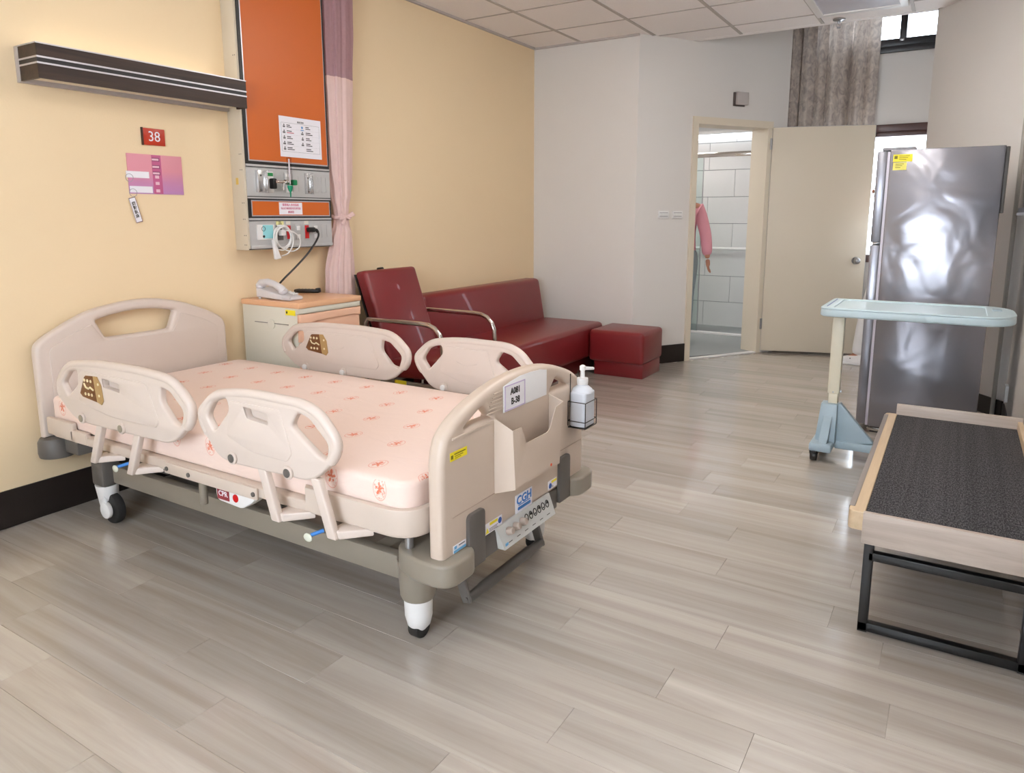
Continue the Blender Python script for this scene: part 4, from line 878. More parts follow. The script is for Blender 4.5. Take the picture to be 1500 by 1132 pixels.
# notice sheet on the orange board
nt = empty('notice_sheet', (FX + .005, 2.935, 1.61), 'white printed notice sheet with small pictograms taped on the orange board', 'notice')
NM = Matrix.Translation((FX + .0048, 2.933, 1.722)) @ Matrix.Rotation(0, 4, 'X')
MB().box(0, .0009, -.151, .151, -.108, .108, M=NM).build('sheet', M_PAPER, nt)
s = MB(); r_ = MB(); t_ = MB()
for a in ((-.138, .138, .0735, .0745), (-.138, .138, -.0795, -.0785), (-.138, -.137, -.079, .074), (.137, .138, -.079, .074)): s.box(.0008, .0012, *a, M=NM)
random.seed(5)
for k in range(4):
    for x_ in (-.13, .008): s.box(.0008, .0012, x_, x_ + .275 * .48, .0725 - .030 * (k + 1), .0728 - .030 * (k + 1), M=NM)
s.build('rule_line', M_GREYP, nt)
s = MB()
zz = [.058, .027, -.003, -.033, -.062]
for k, z_ in enumerate(zz):
    for c_ in ((-.122, .008) if k < 4 else (-.122,)):
        if (k, c_) == (0, .008): continue
        s.cyl(NM @ Vector((.0007, c_ + .004, z_ + .005)), NM @ Vector((.0013, c_ + .004, z_ + .005)), .0045, n=10); s.box(.0007, .0013, c_ - .004 - .002 * (k % 2), c_ + .012, z_ - .009, z_ + .0, M=NM)
s.build('pictogram', M_GREYP, nt)
MB().box(.0007, .0013, .0, .022, .041, .046, M=NM).cyl(NM @ Vector((.0007, .011, .058)), NM @ Vector((.0013, .011, .058)), .007, n=10).build('pictogram', mat('blue_pictogram', (90, 150, 205), .5), nt)
s = MB()
for k, z_ in enumerate(zz):
    for c_ in (-.10, .036):
        w2 = (.035, .05, .04, .045, .05)[k]
        s.box(.0007, .0012, c_, c_ + w2 * .7, z_ + .002, z_ + .0065, M=NM)
        (r_ if k == 1 and c_ < 0 else s).box(.0007, .0012, c_, c_ + w2, z_ - .007, z_ - .0028, M=NM)
s.mesh(text_mesh('病房須知', .012, NM @ TM('yz', .0012, 0, .083)))
s.build('print', M_INK, nt); r_.build('print', mat('red_print', (190, 70, 90), .5), nt)

# white charging cable and black phone line
CB = FX + .02
wc = empty('charging_cable', (CB, 2.75, 1.1), 'coiled white charger cable hanging from the service panel socket', 'cable')
pts = []
for k in range(60):
    t = k / 59 * 2 * math.pi * 3.1; R1 = .058 + .012 * math.sin(k * .23)
    pts.append((CB + .004 + .012 * math.sin(k * .5) * .3 + .0015 * k / 10, 2.742 + R1 * .95 * math.cos(t + 1.4) + .010 * math.sin(k * .17), 1.178 + (R1 + .002) * math.sin(t + 1.4) - .012 * math.cos(k * .13)))
pts = [(CB - .004, 2.752, 1.204)] + pts
big = [(CB + .02, 2.752, 1.215), (CB + .02, 2.82, 1.20), (CB + .02, 2.858, 1.16), (CB + .02, 2.845, 1.115), (CB + .02, 2.79, 1.098), (CB + .02, 2.725, 1.12), (CB + .02, 2.688, 1.16), (CB + .02, 2.70, 1.21), (CB + .02, 2.752, 1.235), (CB + .02, 2.80, 1.20), (CB + .02, 2.805, 1.14), (CB + .02, 2.77, 1.09), (CB + .02, 2.72, 1.075)]
MB().tube(crom(pts, 3), .0034, 7).tube(crom(big, 6), .0034, 7).build('cord', M_WPL, wc)
MB().box(FX + .004, FX + .032, 2.735, 2.768, 1.185, 1.218, .005).build('plug', M_WPL, wc)
MB().hexa([(CB + .012, 2.662, 1.165), (CB + .012, 2.672, 1.165), (CB + .012, 2.712, 1.062), (CB + .012, 2.672, 1.058), (CB + .03, 2.662, 1.165), (CB + .03, 2.672, 1.165), (CB + .03, 2.712, 1.062), (CB + .03, 2.672, 1.058)], .004).build('connector', M_WPL, wc)
pc = empty('power_cord', (FX + .02, 2.9, .95), 'black power cord running from the red socket down behind the telephone', 'cord')
MB().box(FX + .0065, FX + .034, 2.937, 2.985, 1.200, 1.228, .006).tube([(FX + .02, 2.98, 1.214), (FX + .022, 3.0, 1.212), (FX + .024, 3.008, 1.20)], .009, 8).build('plug', M_BLACK, pc)
MB().tube(crom([(FX + .022, 3.0, 1.215), (FX + .025, 3.012, 1.19), (FX + .027, 2.995, 1.155), (FX + .03, 2.93, 1.09), (FX + .04, 2.83, 1.02), (FX + .05, 2.72, .952), (FX + .035, 2.69, .915), (FX + .02, 2.69, .885), (FX + .01, 2.69, .860)], 6), .0055, 8).build('cord', M_BLACK, pc)

# ---------------------------------------------------------------- pink privacy curtain
def cloth_mat(name, c, trans=.25, var=.04, vscale=8, mesh_holes=False, pattern=None):
    mt = bpy.data.materials.new(name); mt.use_nodes = True; N = mt.node_tree; b = N.nodes['Principled BSDF']; out = N.nodes['Material Output']
    geo = N.nodes.new('ShaderNodeNewGeometry'); nz = N.nodes.new('ShaderNodeTexNoise'); nz.inputs['Scale'].default_value = vscale; nz.inputs['Detail'].default_value = 5
    mp = N.nodes.new('ShaderNodeMapping'); N.links.new(geo.outputs['Position'], mp.inputs[0]); N.links.new(mp.outputs[0], nz.inputs[0])
    cr = N.nodes.new('ShaderNodeValToRGB'); N.links.new(nz.outputs['Fac'], cr.inputs[0])
    if pattern:
        mp.inputs['Scale'].default_value = (1, 1, .75); nz.inputs['Distortion'].default_value = 1.2
        cr.color_ramp.elements[0].position = .34; cr.color_ramp.elements[1].position = .68
        cr.color_ramp.elements[0].color = (*lin(pattern[0]), 1); cr.color_ramp.elements[1].color = (*lin(pattern[2]), 1)
        e_ = cr.color_ramp.elements.new(.5); e_.color = (*lin(pattern[1]), 1)
    else:
        l_ = lin(c); cr.color_ramp.elements[0].color = (*[v * (1 - var) for v in l_], 1); cr.color_ramp.elements[1].color = (*[min(1, v * (1 + var)) for v in l_], 1)
    N.links.new(cr.outputs[0], b.inputs['Base Color']); b.inputs['Roughness'].default_value = .85; b.inputs['Specular IOR Level'].default_value = .15
    tl_ = N.nodes.new('ShaderNodeBsdfTranslucent'); N.links.new(cr.outputs[0], tl_.inputs[0])
    mx = N.nodes.new('ShaderNodeMixShader'); mx.inputs[0].default_value = trans
    N.links.new(b.outputs[0], mx.inputs[1]); N.links.new(tl_.outputs[0], mx.inputs[2]); last = mx.outputs[0]
    if mesh_holes:
        tr = N.nodes.new('ShaderNodeBsdfTransparent'); m2 = N.nodes.new('ShaderNodeMixShader'); m2.inputs[0].default_value = .22
        N.links.new(last, m2.inputs[1]); N.links.new(tr.outputs[0], m2.inputs[2]); last = m2.outputs[0]
    N.links.new(last, out.inputs[0]); return mt
pcu = empty('privacy_curtain', (-3.245, 3.25, .25), 'gathered pink privacy curtain with mauve mesh top tied beside the service panel', 'curtain')
prof = [(2.80, .145, 3.285), (2.4, .135, 3.283), (2.1, .125, 3.272), (1.9, .115, 3.268), (1.6, .100, 3.262), (1.42, .075, 3.262), (1.33, .052, 3.262), (1.285, .046, 3.262), (1.24, .06, 3.258), (1.15, .085, 3.248), (.95, .115, 3.235), (.7, .125, 3.23), (.3, .13, 3.23)]
def cprof(z):
    for a, b in zip(prof, prof[1:]):
        if b[0] <= z <= a[0]: t = (a[0] - z) / (a[0] - b[0]); t = t * t * (3 - 2 * t); return a[1] + (b[1] - a[1]) * t, a[2] + (b[2] - a[2]) * t
    return prof[-1][1:]
def bunch(z0, z1, nz_, folds=9, ph=0):
    b = bmesh.new(); rows = []; n = 144
    for i in range(nz_ + 1):
        z = z0 + (z1 - z0) * i / nz_; w, yc = cprof(z); ring = []
        for k in range(n):
            t = 2 * math.pi * k / n
            am = .20 + .05 * math.sin(3 * t + 1)
            rr = 1 - am * (.5 + .5 * math.sin(folds * t + ph + .6 * math.sin(2.3 * z + t))) + .04 * math.sin(21 * t + 2 * z)
            dep = .052 if w > .07 else .040
            ring.append(b.verts.new((-3.243 + dep * rr * math.sin(t), yc + w * rr * math.cos(t), z)))
        rows.append(ring)
    for a, c_ in zip(rows, rows[1:]):
        for k in range(n): b.faces.new((a[k], c_[k], c_[(k + 1) % n], a[(k + 1) % n]))
    s = MB(); s._add(b); return s
bunch(.3, 2.1, 60).build('drape', cloth_mat('pink_curtain_cloth', (242, 214, 208), .2, .05, 25), pcu, ang=80)
bunch(2.098, 2.695, 20).build('mesh_top', cloth_mat('mauve_mesh', (204, 166, 172), .3, .10, 60, True), pcu, ang=80)
s = MB()
s.tube([(-3.243 + .050 * math.sin(t * math.pi / 12), 3.262 + .056 * math.cos(t * math.pi / 12), 1.285 + .006 * math.sin(t)) for t in range(24)], .011, 8, True)
s.hexa([(-3.19, 3.255, 1.29), (-3.18, 3.30, 1.32), (-3.18, 3.325, 1.295), (-3.19, 3.262, 1.275), (-3.20, 3.255, 1.29), (-3.19, 3.30, 1.32), (-3.19, 3.325, 1.295), (-3.20, 3.262, 1.275)], .003)
s.hexa([(-3.19, 3.265, 1.285), (-3.18, 3.20, 1.315), (-3.18, 3.19, 1.27), (-3.19, 3.258, 1.272), (-3.20, 3.265, 1.285), (-3.19, 3.20, 1.315), (-3.19, 3.19, 1.27), (-3.20, 3.258, 1.272)], .003)
s.hexa([(-3.19, 3.262, 1.285), (-3.18, 3.22, 1.235), (-3.18, 3.20, 1.25), (-3.19, 3.252, 1.29), (-3.20, 3.262, 1.285), (-3.19, 3.22, 1.235), (-3.19, 3.20, 1.25), (-3.20, 3.252, 1.29)], .003)
s.build('tie', cloth_mat('pink_tie_cloth', (240, 208, 203), .1, .05, 25), pcu)
MB().box(-3.26, -3.225, 3.0, 3.6, CZ - .032, CZ - .011, .003).build('curtain_track', M_WPL, label='short white curtain track under the ceiling above the pink curtain', cat='curtain track')

# ---------------------------------------------------------------- grey patterned window curtain
wcu = empty('window_curtain', (-1.1, 7.36, 1.0), 'grey and taupe patterned curtain hanging at the far window behind the door', 'curtain')
b = bmesh.new(); rows = []; NX = 220
for i in range(31):
    z = .9 + (3.1 - .9) * i / 30; rr = []
    for k in range(NX + 1):
        t = k / NX; x = -1.505 + .765 * t
        ph = 2 * math.pi * (6.4 * t + .35 * math.sin(5 * t) + .18 * math.sin(13 * t + 1))
        am = .085 * (.7 + .3 * math.sin(9 * t + 2))
        rr.append(b.verts.new((x + .022 * math.cos(ph), 7.345 + am * (math.sin(ph) - .18 * math.sin(3 * ph)) * .9 + .006 * math.sin(2 * z + 9 * t), z)))
    rows.append(rr)
for a, c_ in zip(rows, rows[1:]):
    for k in range(NX): b.faces.new((a[k], a[k + 1], c_[k + 1], c_[k]))
s = MB(); s._add(b); s.build('drape', cloth_mat('taupe_leaf_pattern', (160, 146, 138), .2, pattern=((176, 164, 158), (200, 189, 180), (220, 208, 197)), vscale=20), wcu, ang=80)
MB().cyl((-1.54, 7.37, 3.12), (-.3, 7.37, 3.12), .012).build('rod', M_STEEL, wcu)

# ---------------------------------------------------------------- refrigerator
def fridge_mat():
    mt = bpy.data.materials.new('grey_steel_fridge_side'); mt.use_nodes = True; N = mt.node_tree; b = N.nodes['Principled BSDF']
    b.inputs['Base Color'].default_value = (*lin((150, 149, 156)), 1); b.inputs['Metallic'].default_value = .7; b.inputs['Roughness'].default_value = .24
    geo = N.nodes.new('ShaderNodeNewGeometry'); nz = N.nodes.new('ShaderNodeTexNoise'); nz.inputs['Scale'].default_value = 3.1; nz.inputs['Detail'].default_value = 2.2; nz.inputs['Distortion'].default_value = .7
    N.links.new(geo.outputs['Position'], nz.inputs[0]); bp = N.nodes.new('ShaderNodeBump'); bp.inputs['Strength'].default_value = .62; bp.inputs['Distance'].default_value = .03
    N.links.new(nz.outputs['Fac'], bp.inputs['Height']); N.links.new(bp.outputs[0], b.inputs['Normal']); return mt
M_FRG = fridge_mat()
M_FRD = mat('fridge_door_steel', (150, 150, 158), .3, .7)
fr = empty('refrigerator', (-.13, 5.03, 0), 'tall grey steel two-door refrigerator behind the blue overbed table', 'refrigerator')
fy0, fy1 = 4.70, 5.36
MB().box(-.374, .172, fy0, fy1, .035, 1.655, .006).build('cabinet', M_FRG, fr)
MB().box(-.388, -.374, fy0 + .004, fy1 - .004, .04, 1.645).build('gasket', mat('lavender_gasket', (206, 200, 212), .4), fr)
for z0, z1 in ((1.135, 1.650), (.045, 1.120)):
    d = MB().box(-.440, -.388, fy0 - .002, fy1 + .002, z0, z1, .008).build('door', M_FRD, fr)
    MB().box(-.442, -.4395, fy1 - .09, fy1 - .05, z0 + .03, z1 - .03, .001).build('grip_strip', M_STEEL, d)
MB().box(-.42, -.25, fy0 + .04, fy0 + .14, 1.655, 1.672, .004).build('hinge_cover', mat('grey_hinge_cover', (140, 138, 142), .4), fr)
MB().box(-.36, .16, fy0 + .005, fy1 - .01, 0, .035).build('foot', M_BLACK, fr)
MB().box(-.375, -.20, fy0 - .003, fy0 + .003, .012, .03, .001).build('bottom_trim', M_CHROME, fr)
MB().box(.172, .19, fy0 + .02, fy1 - .02, 1.30, 1.65, .004).build('back_cover', M_DGREY, fr)
for x0, x1, z0, z1, n_ in ((-.358, -.262, 1.588, 1.628, 0), (-.356, -.288, 1.542, 1.584, 1)):
    st = MB().box(x0, x1, fy0 - .0015, fy0 - .0002, z0, z1).build('yellow_sticker', M_YEL if not n_ else mat('pale_yellow_sticker', (236, 226, 110), .5), fr)
    s = MB()
    if not n_: s.box(x0 + .006, x0 + .022, fy0 - .0019, fy0 - .0014, z0 + .016, z0 + .032)
    for k in range(3): s.box(x0 + (.030 if not n_ else .012), x1 - .014 - .008 * k, fy0 - .0019, fy0 - .0014, z1 - .010 - .010 * k, z1 - .007 - .010 * k)
    s.build('print', mat('olive_print', (120, 112, 20), .6), st)

# ---------------------------------------------------------------- overbed table
M_BLUE = mat('pale_blue_plastic', (186, 204, 210), .35, var=.02)
M_BLUE2 = mat('greyish_blue_paint', (158, 176, 186), .4, var=.02)
M_CRM = mat('cream_column_paint', (226, 218, 196), .4, var=.02)
tb = empty('overbed_table', (-.5, 4.08, 0), 'pale blue overbed table on casters in front of the refrigerator', 'table')
ol = rnd([(-.560, 3.81, .06), (.185, 3.81, .10), (.258, 3.92, .10), (.255, 4.18, .12), (.185, 4.29, .08), (-.555, 4.29, .03)])
tp = plate('tabletop', ol, [], 'xy', .797, .836, M_BLUE, tb, bev=.010, res=3)
rm = MB(); il = rnd([(-.50, 3.85, .02), (.14, 3.85, .03), (.14, 4.25, .03), (-.50, 4.25, .02)])
rm.mesh(plate_mesh(ol, [il], 'xy', .832, .842, .004)); rm.build('raised_edge', M_BLUE, tp)
MB().box(.165, .205, 4.08, 4.16, .8415, .845, .002).build('recess_button', M_BLUE2, tp)
MB().box(-.535, -.531, 3.88, 4.24, .842, .8435).build('blue_line', mat('blue_line', (84, 108, 178), .4), tp)
MB().box(-.53, -.44, 4.03, 4.13, .782, .798, .003).build('bracket', M_BLACK, tb)
MB().box(-.528, -.470, 4.075, 4.125, .352, .785, .005).build('column_outer', M_CRM, tb)
MB().cyl((-.500, 4.072, .362), (-.500, 4.076, .362), .004).box(-.470, -.461, 4.09, 4.10, .36, .37).build('screw', M_STEEL, tb)
MB().box(-.522, -.476, 4.08, 4.12, .29, .36, .003).build('column_inner', M_CRM, tb)
s = MB(); s.hexa([(-.552, 4.055, .30), (-.470, 4.055, .30), (-.470, 4.13, .30), (-.552, 4.13, .30), (-.57, 4.03, .085), (-.470, 4.03, .085), (-.470, 4.15, .085), (-.57, 4.15, .085)], .005)
s.box(-.585, -.475, 3.955, 4.20, .055, .10, .010)
s.hexa([(-.535, 4.05, .24), (-.49, 4.05, .24), (-.49, 4.06, .24), (-.535, 4.06, .24), (-.545, 3.975, .095), (-.50, 3.975, .095), (-.50, 4.06, .095), (-.545, 4.06, .095)], .003)
s.build('base_housing', M_BLUE2, tb)
s = MB(); s.hexa([(-.475, 4.08, .30), (-.46, 4.08, .305), (-.285, 4.08, .105), (-.475, 4.08, .08), (-.475, 4.115, .30), (-.46, 4.115, .305), (-.285, 4.115, .105), (-.475, 4.115, .08)], .004)
s.box(-.476, .20, 4.068, 4.125, .055, .098, .008); s.build('base_beam', M_BLUE2, tb)
for (x_, y_) in ((-.56, 3.985), (-.54, 4.175), (.17, 4.07), (.17, 4.125)):
    c = MB().cyl((x_ - .017, y_, .029), (x_ + .017, y_, .029), .029, n=20, bev=.006).box(x_ - .022, x_ + .022, y_ - .02, y_ + .02, .034, .062, .008).build('caster', M_BLACK, tb)
    MB().hexa([(x_ - .012, y_ - .02, .048), (x_ + .012, y_ - .02, .048), (x_ + .012, y_ - .048, .052), (x_ - .012, y_ - .048, .052), (x_ - .012, y_ - .02, .056), (x_ + .012, y_ - .02, .056), (x_ + .012, y_ - .048, .058), (x_ - .012, y_ - .048, .058)], .002).build('brake_lever', M_BLACK, c)

# ---------------------------------------------------------------- bench
bn = empty('bench', (.06, 2.98, 0), 'bench with charcoal fabric seat, pale wood edge and black steel frame', 'bench')
def fabric_mat():
    mt = bpy.data.materials.new('charcoal_ribbed_fabric'); mt.use_nodes = True; N = mt.node_tree; b = N.nodes['Principled BSDF']
    geo = N.nodes.new('ShaderNodeNewGeometry'); nz = N.nodes.new('ShaderNodeTexNoise'); nz.inputs['Scale'].default_value = 260; nz.inputs['Detail'].default_value = 2
    mp = N.nodes.new('ShaderNodeMapping'); mp.inputs['Scale'].default_value = (1, .35, 1); N.links.new(geo.outputs['Position'], mp.inputs[0]); N.links.new(mp.outputs[0], nz.inputs[0])
    wv = N.nodes.new('ShaderNodeTexNoise'); wv.inputs['Scale'].default_value = 1; m2 = N.nodes.new('ShaderNodeMapping'); m2.inputs['Scale'].default_value = (40, .4, 1); N.links.new(geo.outputs['Position'], m2.inputs[0]); N.links.new(m2.outputs[0], wv.inputs[0])
    ad = N.nodes.new('ShaderNodeMath'); ad.operation = 'MULTIPLY_ADD'; ad.inputs[1].default_value = .86; N.links.new(nz.outputs['Fac'], ad.inputs[0])
    sc = N.nodes.new('ShaderNodeMath'); sc.operation = 'MULTIPLY'; sc.inputs[1].default_value = .14; N.links.new(wv.outputs['Fac'], sc.inputs[0]); N.links.new(sc.outputs[0], ad.inputs[2])
    cr = N.nodes.new('ShaderNodeValToRGB'); cr.color_ramp.elements[0].position = .38; cr.color_ramp.elements[1].position = .66
    cr.color_ramp.elements[0].color = (*lin((44, 43, 45)), 1); cr.color_ramp.elements[1].color = (*lin((92, 90, 92)), 1)
    N.links.new(ad.outputs[0], cr.inputs[0]); N.links.new(cr.outputs[0], b.inputs['Base Color']); b.inputs['Roughness'].default_value = .9; b.inputs['Specular IOR Level'].default_value = .15
    bp = N.nodes.new('ShaderNodeBump'); bp.inputs['Strength'].default_value = .5; bp.inputs['Distance'].default_value = .002; N.links.new(nz.outputs['Fac'], bp.inputs['Height']); N.links.new(bp.outputs[0], b.inputs['Normal'])
    return mt
by0, by1, bx0, bx1 = 2.318, 3.655, -.172, .30
MB().box(bx0, bx1 - .015, by0 + .018, by1 - .018, .315, .392, .005).build('seat_pad', fabric_mat(), bn)
MB().box(bx0 - .002, bx1, by0, by0 + .018, .300, .400, .002).build('end_board', M_OAK, bn)
MB().box(bx0 - .002, bx1, by1 - .018, by1, .300, .440, .002).build('end_board', M_OAK, bn)
MB().box(bx1 - .018, bx1, by0 + .018, by1 - .018, .300, .425, .002).build('back_board', M_OAKY, bn)
plate('front_rail', rnd([(bx0 - .045, by0 + .012, .04), (bx0 + .002, by0 + .012), (bx0 + .002, by1 - .02), (bx0 - .045, by1 - .02, .04)], 6), [], 'xy', .335, .396, M_OAKY, bn, bev=.004)
MB().box(bx0 - .047, bx0 - .03, by0 + .05, by1 - .06, .345, .3975, .002).build('rail_inlay', mat('grey_inlay', (140, 130, 124), .4), bn)
q = .028; M_PC = mat('black_powder_coat', (20, 19, 19), .4)
for ya in (by0 + .022, by1 - .05):
    bf = MB()
    bf.box(bx0 + .006, bx0 + .006 + q, ya, ya + q, 0, .314, .002).box(bx1 - .05, bx1 - .05 + q, ya, ya + q, 0, .314, .002)
    bf.box(bx0 + .006, bx1 - .022, ya, ya + q, .004, .032, .002).box(bx0 + .02, bx1 - .04, ya, ya + q, .240, .266, .002)
    bf.build('leg_frame', M_PC, bn)

# ---------------------------------------------------------------- television, conduit, outlet
tv = empty('television', (.28, 4.06, 1.30), 'black flat television on the right wall, at the right edge of the photo', 'television')
MB().box(.245, .285, 3.56, 4.56, 1.30, 1.87, .004).build('case', M_BLACK, tv)
MB().box(.243, .2455, 3.59, 4.525, 1.325, 1.855).build('screen', mat('tv_screen', (22, 23, 28), .08), tv)
MB().box(.240, .290, 3.555, 4.565, 1.288, 1.302, .002).build('bottom_bar', M_STEEL, tv)
MB().box(.285, XR, 3.95, 4.15, 1.5, 1.65, .003).build('wall_mount', M_DGREY, tv)
c0 = ch(.93, .02)
cd = MB().cyl((c0[0], c0[1], 0), (c0[0], c0[1], 2.6), .013); cd.build('conduit', mat('grey_conduit', (170, 164, 156), .45), label='thin grey conduit in the corner behind the refrigerator', cat='pipe')
MB().box(.322, XR, 5.22, 5.30, .16, .26, .003).build('wall_outlet', M_WPL, label='white wall outlet low on the right wall beyond the bench', cat='outlet')

# ---------------------------------------------------------------- small wall and ceiling fittings
def wall_item(s0, s1, z0, z1, d0, d1, bev=.002):
    v = [dg(s0, d0), dg(s1, d0), dg(s1, d1), dg(s0, d1)]
    s = MB(); s.hexa([(*v[0], z0), (*v[1], z0), (*v[2], z0), (*v[3], z0), (*v[0], z1), (*v[1], z1), (*v[2], z1), (*v[3], z1)], bev); return s
for a, b, which in ((.235, .345, 'left'), (.385, .492, 'right')):
    c_ = dg((a + b) / 2, .004)
    sw = empty('light_switch', (*c_, 1.266), 'white wall switch beside the bathroom door, %s of the two' % which, 'switch', 'wall switches beside the bathroom door')
    wall_item(a, b, 1.266, 1.333, 0, .008).build('plate', M_WPL, sw)
    wall_item(a + .018, b - .018, 1.287, 1.312, .008, .012, .001).build('rocker', M_WPL, sw)
    s = wall_item(a + .012, b - .012, 1.3125, 1.316, .0075, .0086, 0); s.mesh(wall_item(a + .012, b - .012, 1.283, 1.2865, .0075, .0086, 0).done()); s.build('gap', M_GREYP, sw)
c_ = dg(1.06, 0)
wb = empty('wall_call_light', (*c_, 2.235), 'small square grey signal lamp on the wall above the bathroom door', 'signal lamp')
wall_item(1.0, 1.125, 2.235, 2.35, 0, .015).build('back_box', mat('dark_brown_box', (84, 70, 66), .5), wb)
wall_item(1.015, 1.135, 2.245, 2.35, .015, .05, .004).build('cover', mat('grey_lens_cover', (186, 178, 174), .35), wb)
sp = empty('sprinkler', (-.905, 6.12, CZ - .03), 'metal fire sprinkler head on the ceiling in front of the far curtain', 'sprinkler')
MB().lathe((-.905, 6.12, 0), [(.045, CZ - .001), (.043, CZ - .008), (.02, CZ - .014), (.012, CZ - .02), (.010, CZ - .035)][::-1], 20).build('escutcheon', M_STEEL, sp)
MB().tube([(-.922, 6.12, CZ - .03), (-.925, 6.12, CZ - .045), (-.905, 6.12, CZ - .058), (-.885, 6.12, CZ - .045), (-.888, 6.12, CZ - .03)], .003, 6).cyl((-.905, 6.12, CZ - .062), (-.905, 6.12, CZ - .059), .014).build('deflector', M_STEEL, sp)

# ---------------------------------------------------------------- people
M_SKIN = mat('skin', (186, 130, 106), .5, var=.04); M_HAIR = mat('black_hair', (30, 24, 22), .5)
def skin_mesh(chains, sub=2):
    """chains: list of lists of (x, y, z, r); the first point of a chain may repeat a point of an earlier one (joined there)"""
    me = bpy.data.meshes.new('sk'); V = []; E_ = []; R = []; idx = {}
    for chn in chains:
        prev = None
        for p in chn:
            k = tuple(round(v, 4) for v in p[:3])
            if k not in idx: idx[k] = len(V); V.append(p[:3]); R.append(p[3] if isinstance(p[3], tuple) else (p[3], p[3]))
            if prev is not None and prev != idx[k]: E_.append((prev, idx[k]))
            prev = idx[k]
    me.from_pydata(V, E_, []); o = bpy.data.objects.new('sk', me); COL.objects.link(o)
    md = o.modifiers.new('s', 'SKIN'); md.use_smooth_shade = True
    for i, v in enumerate(me.skin_vertices[0].data): v.radius = R[i]; v.use_root = (i == 0)
    ss = o.modifiers.new('u', 'SUBSURF'); ss.levels = sub
    dgp = bpy.context.evaluated_depsgraph_get(); dgp.update()
    out = bpy.data.meshes.new_from_object(o.evaluated_get(dgp)); bpy.data.objects.remove(o); out.materials.clear(); return out
def build_person(label, base, ang, h, arms, legs, shirt, pants, shoe, lean=0, shirt_z=.42, hair_bun=True):
    """local frame: facing -y, x to the person's left; scaled to height h; arms = for each side elbow/wrist offsets"""
    root = empty('person', base, label, 'person')
    k = h / 1.70; Mx = Matrix.Translation(base) @ Matrix.Rotation(ang, 4, 'Z') @ Matrix.Diagonal((k, k, k, 1))
    hip = (0, 0, .93, (.125, .10)); def_l = lambda z: -lean * max(0, z - .93)
    def T(p): return (p[0], p[1] + def_l(p[2]), p[2], p[3])
    spine = [hip, T((0, .0, 1.06, (.118, .088))), T((0, .0, 1.22, (.135, .10))), T((0, .0, 1.36, (.120, .09))), T((0, -.0, 1.44, (.06, .06))), T((0, -.008, 1.50, (.05, .052))), T((0, -.02, 1.56, (.062, .07))), T((0, -.02, 1.63, (.072, .088))), T((0, -.015, 1.69, (.045, .055)))]
    ch_ = [spine]; hands = []
    for sd in (1, -1):
        sh_ = T((sd * .165, 0, 1.385, .055)); el, wr = arms[0 if sd == 1 else 1]
        el = (sd * el[0], el[1], el[2]); wr = (sd * wr[0], wr[1], wr[2])
        mid1 = tuple((a + b) / 2 for a, b in zip(sh_[:3], el)); mid2 = tuple((a * .55 + b * .45) for a, b in zip(el, wr))
        ch_.append([spine[3], sh_, (*mid1, .045), (*el, .038), (*mid2, .036), (*wr, .025)]); hands.append((sd, Vector(el), Vector(wr)))
        kn_, an = legs[0 if sd == 1 else 1]; kn_ = (sd * kn_[0], *kn_[1:]); an = (sd * an[0], *an[1:])
        hj = (sd * .09, 0, .86, .085); m1 = tuple((a + b) / 2 for a, b in zip(hj[:3], kn_)); m2 = tuple(a * .65 + b * .35 for a, b in zip(kn_, an))
        ch_.append([hip, hj, (*m1, .072), (*kn_, .055), (*m2, .054), (*an, .036), (an[0], an[1] - .11, .035, .032)])
    s = MB(); s.mesh(skin_mesh(ch_))
    # facial relief: nose, ears, lips
    hz_ = 1.615; hy = -.02 + def_l(hz_)
    s.ball((0, hy - .088, hz_ - .012), .013, (.8, 1.1, 1.5)); s.ball((0, hy - .078, hz_ - .052), .02, (1.1, .5, .35))
    for sd in (1, -1): s.ball((sd * .072, hy + .005, hz_), .022, (.35, .7, 1.2))
    # hands with five fingers
    for sd, el, wr in hands:
        dv = (wr - el).normalized(); fw_ = Vector((0, -1, 0)); fw_ = (fw_ - dv * fw_.dot(dv)).normalized(); sdv = dv.cross(fw_)
        pal = wr + dv * .085; hc = [[(*wr, .025), (*(wr + dv * .04), (.018, .034)), (*pal, (.015, .036))]]
        hm = skin_mesh(hc, 2); s.mesh(hm)
        for q, (off, ln) in enumerate(((.028, .068), (.010, .080), (-.009, .074), (-.027, .058))):
            st = pal + fw_ * off - dv * .02; inn = sdv * (-sd)
            p1 = st + dv * ln * .5; p2 = p1 + (dv * .86 + inn * .3) * ln * .35; p3 = p2 + (dv * .7 + inn * .6) * ln * .3
            s.mesh(skin_mesh([[(*st, .010), (*p1, .0095), (*p2, .0085), (*p3, .007)]], 1))
        st = wr + dv * .03 + fw_ * .022; p1 = st + (dv * .7 + fw_ * .6) * .04; p2 = p1 + (dv * .95 + fw_ * .2) * .035
        s.mesh(skin_mesh([[(*st, .014), (*p1, .0115), (*p2, .009)]], 1))
    me = s.done(70); me.transform(Mx); body = link('body', me, M_SKIN, root)
    # eyes and hair
    s = MB()
    for sd in (1, -1): s.ball((sd * .030, hy - .074, hz_ + .012), .011, (1, .6, .7))
    me = s.done(); me.transform(Mx); link('eye', me, M_INK, root)
    s = MB(); s.ball((0, hy + .022, hz_ + .035), .094, (.92, 1.02, .98), 20)
    if hair_bun: s.ball((0, hy + .11, hz_ + .02), .045)
    me = s.done(60); me.transform(Mx); link('hair', me, M_HAIR, root)
    # clothes: shells a little wider than the body
    sc_ = [[T((0, 0, .80 if shirt_z > .5 else .88, (.168, .125))), T((0, 0, .98, (.158, .118))), T((0, 0, 1.10, (.148, .112))), T((0, 0, 1.24, (.160, .12))), T((0, 0, 1.36, (.145, .11))), T((0, 0, 1.43, (.075, .075)))]]
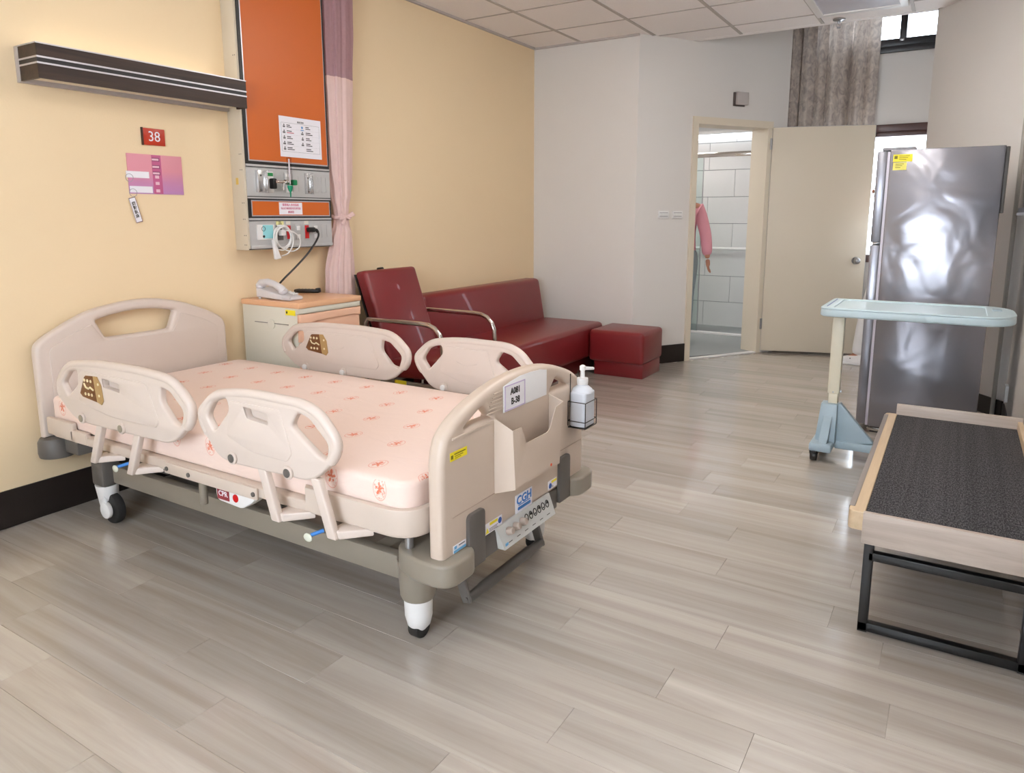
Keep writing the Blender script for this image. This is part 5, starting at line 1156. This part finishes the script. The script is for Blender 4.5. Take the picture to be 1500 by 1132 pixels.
    for sd, el, wr in hands:
        sh_ = T((sd * .165, 0, 1.375, .066)); m1 = (Vector(sh_[:3]) + el) / 2; m2 = (el + wr) / 2; cu = el + (wr - el) * .90
        sc_.append([sc_[0][4], sh_, (*m1, .066), (*el, .062), (*m2, .060), (*cu, .054)])
    me = skin_mesh(sc_); me.transform(Mx); link('shirt', me, shirt, root)
    pc_ = [[(0, 0, 1.0, (.140, .112)), (0, 0, .93, (.148, .118))]]
    for sd in (1, -1):
        kn_, an = legs[0 if sd == 1 else 1]; kn_ = Vector((sd * kn_[0], *kn_[1:])); an = Vector((sd * an[0], *an[1:])); hj = Vector((sd * .09, 0, .86))
        pc_.append([pc_[0][1], (*hj, .100), (*((hj + kn_) / 2), .090), (*kn_, .076), (*((kn_ + an) / 2), .072), (*(an + Vector((0, 0, -.01))), .064)])
    me = skin_mesh(pc_); me.transform(Mx); link('trousers', me, pants, root)
    for sd in (1, -1):
        an = legs[0 if sd == 1 else 1][1]; x_ = sd * an[0]; y_ = an[1]
        s = MB(); s.hexa([(x_ - .045, y_ + .06, .0), (x_ + .045, y_ + .06, .0), (x_ + .046, y_ - .20, .0), (x_ - .046, y_ - .20, .0), (x_ - .042, y_ + .055, .115), (x_ + .042, y_ + .055, .115), (x_ + .036, y_ - .17, .06), (x_ - .036, y_ - .17, .06)], .025)
        s.box(x_ - .05, x_ + .05, y_ - .205, y_ + .065, 0, .022, .008)
        me = s.done(60); me.transform(Mx); sh_o = link('shoe', me, shoe, root)
        s = MB().cyl((x_ + .042, y_ - .06, .062), (x_ - .042, y_ - .06, .062), .006); me = s.done(); me.transform(Mx); link('eyelet', me, M_DGREY, sh_o)
    return root
M_PINK = mat('pink_uniform_cloth', (226, 158, 172), .85, var=.03); M_NWHT = mat('white_uniform_cloth', (232, 230, 230), .85, var=.02)
down = ((.240, .02, 1.10), (.272, -.02, .865))
stand = ((.075, -.01, .48), (.065, .02, .09))
build_person('person in a pink jacket half hidden behind the bathroom door jamb, arm hanging down', (-2.412, 7.22, .006), math.radians(8), 1.68, (down, down), (stand, stand), M_PINK, mat('grey_blue_trousers', (150, 164, 172), .8), M_NWHT)
build_person('person in white uniform and white shoes half hidden behind the refrigerator', (-.525, 6.93, 0), math.radians(-90), 1.58, (((.22, .08, 1.10), (.22, .06, .86)), ((.22, .08, 1.10), (.22, .06, .86))), (((.09, -.10, .50), (.09, -.15, .09)), ((.09, -.06, .48), (.10, .06, .09))), M_NWHT, M_NWHT, M_NWHT, lean=.05, shirt_z=.6)
